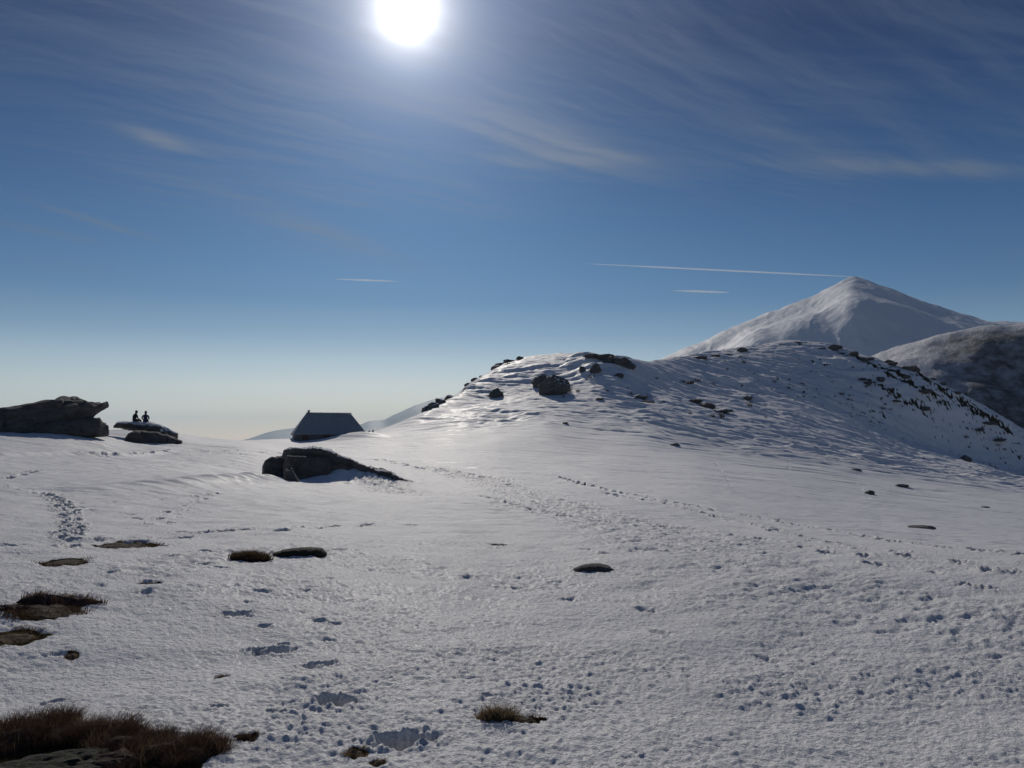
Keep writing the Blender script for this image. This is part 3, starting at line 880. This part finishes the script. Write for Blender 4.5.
# ------------------------------------------------------------------ hut
def build_hut():
    r = 113.0
    aL, sL = ray(294, 434); aR, _ = ray(366, 434)
    pl = Vector((r * .995 * math.sin(aL), r * .995 * math.cos(aL), 0)); pr = Vector((r * 1.004 * math.sin(aR), r * 1.004 * math.cos(aR), 0))
    W = (pr - pl).length
    ang = math.atan2(pr.y - pl.y, pr.x - pl.x)
    mid = (pl + pr) / 2
    depth = 6.0
    eave = EYE + ray(294, 433.4)[1] * r
    ridge = EYE + ray(330, 413)[1] * (r + 3)
    z0 = min(gz(pl.x, pl.y), gz(pr.x, pr.y)) - 1.2
    root = empty('stone_hut', (mid.x, mid.y, z0), ang)
    tag(root, 'dark stone mountain hut with a tall hipped roof, half sunk in snow', 'hut')
    stone = mat_rock('hut_stone', (.09, .09, .09), (.2, .19, .18), 0, 3)
    slate = mat_simple('hut_slate', (.24, .26, .28), (.34, .36, .38), 2.2, .8, .04, (1, 1, 6), .12)
    wood = mat_simple('hut_wood', (.07, .04, .03), (.12, .07, .05), 8, .7, .01, (6, 1, 1))
    E = eave - z0; Hh = ridge - z0
    w = W / 2 - .15; d = depth
    # walls as one shell with thickness
    def box(x0, x1, y0, y1, z0_, z1_):
        return ([(x0, y0, z0_), (x1, y0, z0_), (x1, y1, z0_), (x0, y1, z0_), (x0, y0, z1_), (x1, y0, z1_), (x1, y1, z1_), (x0, y1, z1_)],
                [(0, 3, 2, 1), (4, 5, 6, 7), (0, 1, 5, 4), (1, 2, 6, 5), (2, 3, 7, 6), (3, 0, 4, 7)])
    def boxes(lst):
        vs, fs = [], []
        for b in lst:
            v, f = box(*b); n = len(vs); vs += v; fs += [tuple(i + n for i in q) for q in f]
        return vs, fs
    mesh_obj('wall', *boxes([(-w, w, 0, d, 0, E)]), stone, root)
    # hipped roof with eaves
    ov = .25
    rx0, rx1 = -W / 2 + W * .19, W / 2 - W * .175
    def roof_pts(o, dz):
        return [(-w - o, -o, E - .02 + dz), (w + o, -o, E - .02 + dz), (w + o, d + o, E - .02 + dz), (-w - o, d + o, E - .02 + dz), (rx0, d / 2, Hh + dz), (rx1, d / 2, Hh - .12 + dz)]
    vs = roof_pts(ov, 0) ; low = [(x, y, z - .14) for x, y, z in vs[:4]]
    vs = vs + low
    mesh_obj('roof', vs, [(0, 1, 5, 4), (1, 2, 5), (2, 3, 4, 5), (3, 0, 4), (6, 7, 1, 0), (7, 8, 2, 1), (8, 9, 3, 2), (9, 6, 0, 3), (9, 8, 7, 6)], slate, root)
    cap = boxes([(rx0 - .05, rx1 + .05, d / 2 - .12, d / 2 + .12, Hh - .10, Hh + .05)])
    rf = [o for o in root.children if o.name.startswith('roof')][0]
    mesh_obj('ridge_cap', *cap, slate, rf)
    mesh_obj('chimney', *boxes([(rx0 + .15, rx0 + .42, d / 2 - .15, d / 2 + .15, Hh - .3, Hh + .3), (rx0 + .11, rx0 + .46, d / 2 - .19, d / 2 + .19, Hh + .3, Hh + .36)]), stone, rf)
    # door and shuttered windows on the side towards the camera
    zd = E - 1.15
    dr = mesh_obj('door', *boxes([(-1.0, -.1, -.06, -.01, zd - .8, E - .12)]), wood, root)
    mesh_obj('handle', *boxes([(-.25, -.2, -.12, -.062, zd, zd + .16)]), slate, dr)
    for x in (-3.4, 2.0):
        wn = mesh_obj('window', *boxes([(x - .42, x + .42, -.05, -.008, E - .85, E - .2)]), wood, root)
        mesh_obj('sill', *boxes([(x - .5, x + .5, -.14, -.004, E - .93, E - .853)]), stone, wn)
    mesh_obj('bench', *boxes([(-3.6, -1.5, -.6, -.25, zd + .0, zd + .08), (-3.5, -3.4, -.55, -.3, zd - .9, zd - .002), (-1.7, -1.6, -.55, -.3, zd - .9, zd - .002)]), wood, root)
    return root
build_hut()
for k, (px, top, bot, lb) in enumerate([(369.4, 430.6, 437, 'weathered wooden post nearer the right corner of the hut'), (372.8, 430.0, 437, 'weathered wooden post further from the right corner of the hut')]):
    r = 117 + k
    a, s1 = ray(px, top); _, s0 = ray(px, bot)
    x, y = r * math.sin(a), r * math.cos(a)
    zt, zb = EYE + s1 * r, min(EYE + s0 * r, gz(x, y) - .3)
    h = .13
    vs = []
    for z, q in ((0, 1), (.4, .97), (zt - zb - .06, .9), (zt - zb, .6)):
        for j in range(8):
            t = j * math.pi / 4
            vs.append((h * q * math.cos(t) + z * .03 * (1 if k else -1), h * q * math.sin(t), z))
    fs = [tuple(range(8))[::-1], tuple(range(24, 32))] + [(i * 8 + j, i * 8 + (j + 1) % 8, (i + 1) * 8 + (j + 1) % 8, (i + 1) * 8 + j) for i in range(3) for j in range(8)]
    tag(mesh_obj('wooden_post', vs, fs, mat_simple('old_wood', (.05, .04, .03), (.12, .1, .08), 6), None, False, (x, y, zb)), lb, 'post')

# ------------------------------------------------------------------ people sitting on the slab, looking away over the valley
def skin(name, pts, edges, mat, parent, sub=2):
    me = bpy.data.meshes.new(name)
    me.from_pydata([p[:3] for p in pts], edges, [])
    me.materials.append(mat)
    o = bpy.data.objects.new(name, me); COL.objects.link(o)
    if parent: o.parent = parent
    md = o.modifiers.new('skin', 'SKIN'); md.use_smooth_shade = True
    for i, p in enumerate(pts):
        me.skin_vertices[0].data[i].radius = (p[3], p[4] if len(p) > 4 else p[3])
    me.skin_vertices[0].data[0].use_root = True
    s = o.modifiers.new('subsurf', 'SUBSURF'); s.levels = sub; s.render_levels = sub
    return o

SKINM = mat_simple('skin', (.38, .22, .16), (.45, .27, .2), 20, .6)
def person(px, py, r, jacket, trousers, hat, label, lean, turn, arms):
    a, s = ray(px, py)
    x, y, z = r * math.sin(a), r * math.cos(a), EYE + s * r
    bodym = jacket
    root = empty('person', (x, y, z), -a + turn)
    root.scale = (1.18, 1.18, 1.12)
    tag(root, label, 'person', 'people resting on the rock slab')
    l = lean
    # one continuous body: pelvis, spine, neck, head, arms with hands, legs hanging over the far edge
    P = [(0, 0, .12, .17, .14), (0, l * .15, .30, .155, .12), (0, l * .45, .48, .18, .125), (0, l * .75, .60, .10, .09), (0, l * .95, .68, .065, .065), (0, l * 1.08 + .02, .78, .095, .11), (0, l * 1.1 + .02, .88, .075, .085)]
    E = [(0, 1), (1, 2), (2, 3), (3, 4), (4, 5), (5, 6)]
    for sd in (-1, 1):
        n = len(P)
        P += [(sd * .19, l * .7, .57, .075), (sd * (.27), l * .45 + arms * .5, .33, .058), (sd * .16, .30 + arms, .24, .042), (sd * .12, .37 + arms, .23, .04, .022)]
        E += [(3, n), (n, n + 1), (n + 1, n + 2), (n + 2, n + 3)]
        n = len(P)
        P += [(sd * .10, .04, .11, .105), (sd * .14, .50, .15, .07), (sd * .13, .56, -.28, .05), (sd * .13, .66, -.33, .045, .035)]
        E += [(0, n), (n, n + 1), (n + 1, n + 2), (n + 2, n + 3)]
    skin('body', P, E, jacket, root)
    # trousers follow the legs a little outside the skin
    for sd in (-1, 1):
        skin('trouser_leg', [(sd * .09, -.06, .10, .12), (sd * .12, .28, .13, .10), (sd * .14, .50, .16, .085), (sd * .135, .555, -.20, .068)], [(0, 1), (1, 2), (2, 3)], trousers, root)
        skin('boot', [(sd * .13, .56, -.25, .06), (sd * .13, .57, -.34, .06, .05), (sd * .13, .74, -.36, .05, .035)], [(0, 1), (1, 2)], hat, root, 1)
    vs, fs = ico(3)
    hc = Vector((0, l * 1.1 + .02, .84))
    mesh_obj('face', [(v.x * .075, v.y * .095 + .015, v.z * .11 - .02) for v in vs], fs, SKINM, root, True, hc)
    mesh_obj('nose', [(v.x * .014, v.y * .02 + .11, v.z * .022 - .03) for v in vs], fs, SKINM, root, True, hc)
    for sd in (-1, 1):
        mesh_obj('ear', [(v.x * .012 + sd * .079, v.y * .02, v.z * .03 - .02) for v in vs], fs, SKINM, root, True, hc)
        mesh_obj('glove', [(v.x * .04 + sd * .12, v.y * .055 + .37 + arms, v.z * .035 + .22) for v in vs], fs, hat, root, True)
    mesh_obj('hat', [(v.x * .105, v.y * .12, max(v.z, -.25) * .11 + .02 + (.03 if v.z > .8 else 0)) for v in vs], fs, hat, root, True, hc)
    mesh_obj('hood', [(v.x * .13, v.y * .07 - .09, v.z * .07) for v in vs], fs, jacket, root, True, (0, l * .85, .62))
    return root
JB = mat_simple('black_jacket', (.012, .012, .014), (.03, .03, .034), 9, .8)
JN = mat_simple('navy_jacket', (.012, .014, .05), (.03, .035, .10), 9, .8)
TR_ = mat_simple('grey_trousers', (.02, .02, .022), (.04, .04, .045), 9, .9)
HT = mat_simple('dark_knit', (.015, .014, .016), (.04, .035, .04), 30, .95)
p1 = person(134, 421.8, 84.6, JB, TR_, HT, 'person in a black jacket sitting on the rock slab, left of the pair', .16, -.9, .05)
p2 = person(145.3, 422.3, 84.6, JN, TR_, HT, 'person in a navy blue jacket sitting on the rock slab, right of the pair', .10, -.1, -.03)
# p1 leans to the right, towards the companion

# ------------------------------------------------------------------ grass and heather
def blades(n, cx, cy, cz, fx, fy, ang, h, w, bend, seed, clump=0, zfn=None, dome=0):
    """n curved tapering blades over an ellipse"""
    g = np.random.default_rng(seed)
    t = g.random(n) * 2 * np.pi; q = g.random(n) ** .5 * (1 + .15 * (g.random(n) > .8))
    u = q * np.cos(t) * fx; v = q * np.sin(t) * fy
    if clump:
        k = max(3, clump)
        cu = (g.random(k) - .5) * 1.8 * fx; cv = (g.random(k) - .5) * 1.8 * fy
        idx = g.integers(0, k, n)
        u = .45 * u + cu[idx] * .8 ; v = .45 * v + cv[idx] * .8
    c, s = math.cos(ang), math.sin(ang)
    X = u * c - v * s; Y = u * s + v * c
    if zfn is not None:
        xx = X + cx; yy = Y + cy
        Zb = surf(xx, yy) - cz - .012
    else:
        Zb = np.zeros(n) - .02
    H = h * g.uniform(.45, 1.15, n) * (1 - .35 * q)
    d = g.random(n) * 2 * np.pi
    bx = np.cos(d) * bend * H * g.uniform(.3, 1.2, n) + .25 * bend * H; by = np.sin(d) * bend * H * g.uniform(.3, 1.2, n)
    wd = g.random(n) * np.pi
    wx = np.cos(wd) * w; wy = np.sin(wd) * w
    V = np.zeros((n, 5, 3))
    V[:, 0] = np.stack([X - wx, Y - wy, Zb], 1); V[:, 1] = np.stack([X + wx, Y + wy, Zb], 1)
    V[:, 2] = np.stack([X + bx * .35 + wx * .7, Y + by * .35 + wy * .7, Zb + H * .55], 1)
    V[:, 3] = np.stack([X + bx * .35 - wx * .7, Y + by * .35 - wy * .7, Zb + H * .55], 1)
    V[:, 4] = np.stack([X + bx, Y + by, Zb + H], 1)
    verts = V.reshape(-1, 3)
    faces = []
    verts = [tuple(p) for p in verts]
    for i in range(n):
        b = i * 5
        faces.append((b, b + 1, b + 2, b + 3)); faces.append((b + 3, b + 2, b + 4))
    if dome:                                   # the sod the blades grow from
        b0 = len(verts); nu, nv = 26, 8
        for iv in range(nv + 1):
            qq = iv / nv
            for iu in range(nu):
                th = 2 * math.pi * iu / nu
                e = 1 + .28 * mnoise.noise(Vector((math.cos(th) * 1.7, math.sin(th) * 1.7, seed)))
                uu = qq * e * math.cos(th) * fx; vv = qq * e * math.sin(th) * fy
                x_ = uu * c - vv * s; y_ = uu * s + vv * c
                zb = float(surf(x_ + cx, y_ + cy)[0]) - cz if zfn is not None else 0
                zt = dome * (1 - qq ** 2.2) * (1 + .5 * mnoise.noise(Vector((x_ * 9, y_ * 9, seed)))) - .035 * qq ** 3
                verts.append((x_, y_, zb + zt))
        for iv in range(nv):
            for iu in range(nu):
                a0 = b0 + iv * nu + iu; a1 = b0 + iv * nu + (iu + 1) % nu
                faces.append((a0, a1, a1 + nu, a0 + nu))
    return verts, faces

def tuft(name, cx, cy, cz, fx, fy, ang, h, n, mat, label, cat, seed, w=.004, bend=.6, clump=0, group=None, zfn=True, parent=None):
    v, f = blades(n, cx, cy, cz, fx, fy, ang, h, w, bend, seed, clump, zfn, h * .45)
    o = mesh_obj(name, v, f, mat, parent, False, (cx, cy, cz))
    if label: tag(o, label, cat, group)
    return o

for k, (p, (cx, cy, cz, ang, Ln)) in enumerate(zip(PATCH, patch_place)):
    h, n = p[7], p[8]
    wide = 0.0022 * max(1, math.hypot(cx, cy) / 5)
    tuft(p[0], cx, cy, cz, Ln * .5, p[5] * .45, ang, h * .6, n * 3, GRASS if k in (3, 5, 7, 9, 10) else GRASS_D, p[1], 'turf', 700 + k, wide, .8, clump=(0 if n < 200 else 9))
# heather rim of the long green strip
for k, (px, py, n, h) in enumerate([(42, 603, 500, .13), (78, 603, 380, .11), (12, 612, 300, .08)]):
    x, y, z, a, r = spot(px, py)
    tuft('heather_clump', x, y, z, .26, .09, -a, h, n, HEATHER, ['dark heather clump behind the middle of the long green turf strip', 'dark heather clump at the right part of the long green turf strip rim',
         'low dark heather clump at the left end of the long green turf strip'][k], 'heather', 730 + k, .004, .7, 5)
# bristly tussock
x, y, z, a, r = spot(250, 557)
o = tuft('grass_tussock', x, y, z, .23, .15, -a, .15, 1700, GRASS_D, 'bristly round brown grass tussock on the snow beside the flat mossy stone', 'grass tussock', 741, .006, .9)
# tuft in the bottom centre
x, y, z, a, r = spot(497, 720)
tuft('grass_tuft', x, y, z, .12, .07, -a, .13, 800, GRASS, 'spiky dry grass tuft rising at the left end of the dark tuft with a tail', 'grass tuft', 742, .0022, .9)

# big near-left heather bank
hz_ = [(0, 741, .30, .15, .15, 'cut by the left picture edge'), (28, 731, .24, .13, .17, 'upright, first inside the left edge'), (66, 735, .24, .13, .14, 'behind the mossy rock'),
       (102, 735, .22, .12, .17, 'in the middle, tipped with straw'), (132, 744, .24, .13, .14, 'right of the mossy rock'),
       (166, 750, .22, .13, .15, 'second from its right end'), (196, 752, .17, .12, .14, 'at its right end against snow'), (105, 762, .26, .13, .10, 'in front, nearest the bottom edge')]
for k, (px, py, fx, fy, h, w_) in enumerate(hz_):
    x, y, z, a, r = spot(px, py)
    root = empty('heather_clump', (x, y, z - .05))
    tag(root, 'heather clump in the near left bank, ' + w_, 'heather', 'heather of the near left bank')
    v, f = blades(3600, x, y, z - .05, fx, fy, -a, h * .72, .0015, 1.1, 760 + k, 14, True, .05)
    mesh_obj('stems', v, f, HEATHER, root)
    v, f = blades(260, x, y, z - .05, fx, fy, -a, h * .95, .0012, .6, 790 + k, 10, True)
    mesh_obj('straw', v, f, GRASS, root)
# mossy ground hump in the near left corner
x, y, z, a, r = spot(28, 772)
boulder('mossy_rock', (x, y, z - .035), (.46, .20, .11), -a + .1, ROCK_MOSS, 'dark green mossy rock in the near left corner under the heather', 'rock', 301, sub=5, sink=.3, cuts=6)

# thin bare shrubs on the hill
SHR = mat_simple('bare_twigs', (.05, .035, .03), (.12, .08, .06), 10, .9)
shr = []
rd = random.Random(5)
for (x0, x1, y0, y1, n) in [(655, 700, 375, 385, 5), (690, 800, 375, 420, 16), (850, 960, 385, 425, 14), (560, 650, 366, 400, 7), (700, 780, 360, 372, 6), (800, 870, 370, 400, 8), (960, 1020, 430, 450, 5)]:
    for _ in range(n): shr.append((rd.uniform(x0, x1), rd.uniform(y0, y1)))
proto = []
for q in range(3):
    v, f = blades(70, 0, 0, 0, .5, .4, 0, 1.0, .018, .8, 850 + q, 5, None)
    me = bpy.data.meshes.new('bare_shrub'); me.from_pydata([tuple(a) for a in v], [], f); me.materials.append(SHR); proto.append(me)
for k, (px, py) in enumerate(shr):
    x, y, z, a, r = spot(px, py)
    o = bpy.data.objects.new('bare_shrub', proto[k % 3]); COL.objects.link(o)
    o.location = (x, y, z - .05); o.rotation_euler = (0, 0, rd.uniform(0, 6)); s = rd.uniform(.6, 1.4); o.scale = (s, s, s * rd.uniform(.7, 1.1))
    tag(o, 'small leafless shrub poking through the snow of the far slope', 'shrub', 'leafless shrubs on the far slope')

# ------------------------------------------------------------------ haze and contrails
def closed_box(name, x0, x1, y0, y1, z0, z1, mat):
    v = [(x0, y0, z0), (x1, y0, z0), (x1, y1, z0), (x0, y1, z0), (x0, y0, z1), (x1, y0, z1), (x1, y1, z1), (x0, y1, z1)]
    return mesh_obj(name, v, [(0, 3, 2, 1), (4, 5, 6, 7), (0, 1, 5, 4), (1, 2, 6, 5), (2, 3, 7, 6), (3, 0, 4, 7)], mat)
def vol_mat(name, col, dens, ani):
    m = bpy.data.materials.new(name); m.use_nodes = True
    nt = m.node_tree
    for n in list(nt.nodes): nt.nodes.remove(n)
    out = nt.nodes.new('ShaderNodeOutputMaterial'); v = nt.nodes.new('ShaderNodeVolumePrincipled')
    v.inputs['Color'].default_value = (*col, 1); v.inputs['Density'].default_value = dens; v.inputs['Anisotropy'].default_value = ani
    nt.links.new(v.outputs[0], out.inputs['Volume'])
    return m
HAZE_D = 4.2e-5
hz = closed_box('haze', -32000, 32000, -32000, 32000, -1400, 930, vol_mat('haze', (.70, .86, 1.0), HAZE_D, 0.2))
tag(hz, kind='stuff')

CON = vol_mat('contrail_ice', (1, 1, 1), .011, .3)
def contrail(pts, R0, wid, label, seed):
    """a thin soft tube of ice cloud high beyond the haze"""
    g = random.Random(seed)
    ring = 10; n = 60
    vs, fs = [], []
    P = []
    for i in range(n + 1):
        t = i / n
        px = pts[0][0] + (pts[1][0] - pts[0][0]) * t; py = pts[0][1] + (pts[1][1] - pts[0][1]) * t
        a, s = ray(px, py)
        y = R0; x = math.tan(a) * y
        P.append(Vector((x, y, EYE + s * math.hypot(x, y))))
    for i, p in enumerate(P):
        t = i / n
        w = wid * (math.sin(math.pi * min(1, max(.002, t))) ** .45) * (1 + .25 * mnoise.noise(Vector((t * 9, seed, 0))))
        for j in range(ring):
            th = 2 * math.pi * j / ring
            vs.append(p + Vector((0, math.cos(th) * w, math.sin(th) * w)))
    for i in range(n):
        for j in range(ring):
            fs.append((i * ring + j, i * ring + (j + 1) % ring, (i + 1) * ring + (j + 1) % ring, (i + 1) * ring + j))
    fs.append(tuple(range(ring))[::-1]); fs.append(tuple(n * ring + j for j in range(ring)))
    o = mesh_obj('contrail', vs, fs, CON, None, True)
    tag(o, label, 'contrail')
contrail([(583, 263.5), (868, 277.5)], 30000, 36, 'long white contrail ending behind the tip of the white peak', 1)
contrail([(334, 279), (400, 281.5)], 30000, 36, 'short white contrail in the sky on the left, below the sun', 2)
contrail([(672, 290.5), (730, 292.5)], 30000, 42, 'faint short contrail under the long one left of the peak', 3)

# ------------------------------------------------------------------ light
sun_d = bpy.data.lights.new('sun', 'SUN')
sun_d.energy = 4.2; sun_d.angle = R(.5); sun_d.color = (1, .93, .83)
sun = bpy.data.objects.new('sun', sun_d); COL.objects.link(sun)
sun.rotation_euler = SUN_DIR.to_track_quat('Z', 'Y').to_euler()

TINT = [(0, (1.0, .88, .78)), (.065, (.90, .84, .77)), (.095, (.70, .73, .71)), (.125, (.43, .54, .59)), (.17, (.20, .385, .51)), (.26, (.08, .28, .46)), (.36, (.02, .165, .34)), (.46, (.00, .09, .24)), (.62, (.04, .15, .36)), (1, (.05, .18, .42))]
W = bpy.data.worlds.new('World'); SC.world = W; W.use_nodes = True
nt = W.node_tree
for n in list(nt.nodes): nt.nodes.remove(n)
out = N(nt, 'ShaderNodeOutputWorld'); bg = N(nt, 'ShaderNodeBackground'); L(nt, bg.outputs[0], out.inputs[0])
sky = N(nt, 'ShaderNodeTexSky', sky_type='NISHITA')
sky.sun_disc = False; sky.sun_elevation = SUN_EL; sky.sun_rotation = SUN_AZ
sky.altitude = 2000; sky.air_density = 1.0; sky.dust_density = 1.2; sky.ozone_density = 2.0
tc = N(nt, 'ShaderNodeTexCoord').outputs['Generated']
def vm(op, a, b=None, out_i=0):
    n = N(nt, 'ShaderNodeVectorMath', operation=op)
    for i, v in enumerate((a, b)):
        if v is None: continue
        if isinstance(v, (tuple, Vector)): n.inputs[i].default_value = tuple(v)
        elif isinstance(v, (int, float)): n.inputs[3].default_value = v
        else: L(nt, v, n.inputs[i])
    return n.outputs[out_i]
dirn = vm('NORMALIZE', tc)
sep = N(nt, 'ShaderNodeSeparateXYZ'); L(nt, dirn, sep.inputs[0])
zz = sep.outputs[2]
# clear deep blue air of a winter high pressure above a pale layer of low mist
tint = ramp(nt, zz, TINT)
skyc = vm('SCALE', sky.outputs[0], .07)
skyc = vm('MULTIPLY', skyc, tint.outputs[0])
skyc = vm('SCALE', skyc, 2.0)          # the colour ramp holds half values
# aureole round the sun
dt = vm('DOT_PRODUCT', dirn, SUN_DIR, 1)
ang = mathn(nt, 'ARCCOSINE', mathn(nt, 'MINIMUM', dt, 1.0))
def expo(k, p=1):
    q = mathn(nt, 'MULTIPLY', ang, 1 / R(k))
    if p != 1: q = mathn(nt, 'POWER', q, p)
    return mathn(nt, 'EXPONENT', mathn(nt, 'MULTIPLY', q, -1))
def scaled(col, f): 
    n = N(nt, 'ShaderNodeVectorMath', operation='SCALE'); n.inputs[0].default_value = col; L(nt, f, n.inputs[3]); return n.outputs[0]
glow = vm('ADD', vm('ADD', scaled((8, 7.8, 7.4), expo(1.15, 1.2)), scaled((1.3, 1.25, 1.2), expo(3.2))), scaled((.38, .46, .64), expo(9)))
skyc = vm('ADD', skyc, glow)
# cirrus on a high flat layer: coordinates are metres on that layer over its height
inv = mathn(nt, 'DIVIDE', 1.0, mathn(nt, 'MAXIMUM', zz, .03))
pl = N(nt, 'ShaderNodeVectorMath', operation='SCALE'); L(nt, dirn, pl.inputs[0]); L(nt, inv, pl.inputs[3]); pl = pl.outputs[0]
def layer(px, py):
    a, s_ = ray(px, py)
    return Vector((math.sin(a) / s_, math.cos(a) / s_))
wn = noise_n(nt, 1.1, 3, .5, pl)
warp = vm('ADD', pl, vm('SCALE', wn.outputs['Color'], .35))
def rot_map(v, ang_, sx, sy):
    m1 = N(nt, 'ShaderNodeMapping', vector_type='POINT'); m1.inputs['Rotation'].default_value = (0, 0, -ang_); L(nt, v, m1.inputs['Vector'])
    m2 = N(nt, 'ShaderNodeMapping', vector_type='POINT'); m2.inputs['Scale'].default_value = (sx, sy, 0); L(nt, m1.outputs[0], m2.inputs['Vector'])
    return m2.outputs[0]
na_ = noise_n(nt, 1.0, 8, .62, rot_map(warp, R(35), 1.0, 9), .25)
nb_ = noise_n(nt, 1.0, 6, .6, rot_map(warp, R(12), 1.1, 14), .2)
big_ = noise_n(nt, .75, 2, .5, pl)
veil = mathn(nt, 'MULTIPLY', ramp(nt, na_.outputs[0], [(.42, 0), (.74, 1)]).outputs[0], ramp(nt, big_.outputs[0], [(.36, .15), (.62, 1)]).outputs[0])
veil = mathn(nt, 'ADD', mathn(nt, 'MULTIPLY', veil, .38), mathn(nt, 'MULTIPLY', ramp(nt, nb_.outputs[0], [(.42, 0), (.8, 1)]).outputs[0], .16))
veil = mathn(nt, 'MULTIPLY', veil, ramp(nt, zz, [(.20, 0), (.31, 1)]).outputs[0])
cl = veil
STREAK = [(128, 126, 192, 151, 8, .62), (20, 198, 155, 240, 4, .48), (-20, 219, 100, 243, 4, .42), (140, 165, 420, 268, 13, .36), (440, 106, 650, 172, 17, .62), (455, 160, 660, 160, 8, .42),
          (770, 166, 1080, 172, 9, .66), (815, 152, 905, 172, 9, .34), (430, 205, 540, 214, 14, .14), (20, 258, 130, 276, 7, .12), (990, 252, 1080, 258, 5, .16), (200, 215, 380, 268, 12, .12), (520, 60, 900, 150, 30, .10)]
for (x0, y0, x1, y1, wpx, st) in STREAK:
    A_ = layer(x0, y0); B_ = layer(x1, y1); M_ = (A_ + B_) / 2; d_ = (B_ - A_)
    nx_, ny_ = -(y1 - y0), (x1 - x0); nl = math.hypot(nx_, ny_)
    C_ = layer((x0 + x1) / 2 + nx_ / nl * wpx, (y0 + y1) / 2 + ny_ / nl * wpx)
    an = math.atan2(d_.y, d_.x)
    hw = abs((C_ - M_).dot(Vector((-math.sin(an), math.cos(an))))) + 1e-3
    src = vm('ADD', pl, (-M_.x, -M_.y, 0))
    src = vm('ADD', src, vm('SCALE', vm('ADD', na_.outputs['Color'], (-.5, -.5, -.5)), hw * 2.2))
    q = rot_map(src, an, 2 / d_.length, 1 / hw)
    ln = vm('LENGTH', q, None, 1)
    e = mathn(nt, 'EXPONENT', mathn(nt, 'MULTIPLY', mathn(nt, 'POWER', ln, 2.2), -1.2))
    cl = mathn(nt, 'ADD', cl, mathn(nt, 'MULTIPLY', mathn(nt, 'MULTIPLY', e, st * 1.25), ramp(nt, na_.outputs[0], [(.3, .35), (.65, 1)]).outputs[0]))
cl = mathn(nt, 'MINIMUM', cl, .8)
ccol = vm('ADD', (.15, .23, .37), vm('ADD', scaled((.9, .9, .92), expo(9.5)), (0, 0, 0)))
mx = N(nt, 'ShaderNodeMix', data_type='VECTOR'); L(nt, cl, mx.inputs[0]); L(nt, skyc, mx.inputs[4]); L(nt, ccol, mx.inputs[5])
L(nt, mx.outputs[1], bg.inputs['Color'])
bg.inputs['Strength'].default_value = 1.0

# ------------------------------------------------------------------ render settings
SC.view_settings.view_transform = 'Standard'
SC.view_settings.look = 'None'
SC.view_settings.gamma = 1
SC.view_settings.exposure = -0.9
SC.view_settings.use_curve_mapping = False
SC.cycles.max_bounces = 6
SC.cycles.volume_bounces = 1
SC.cycles.use_denoising = True
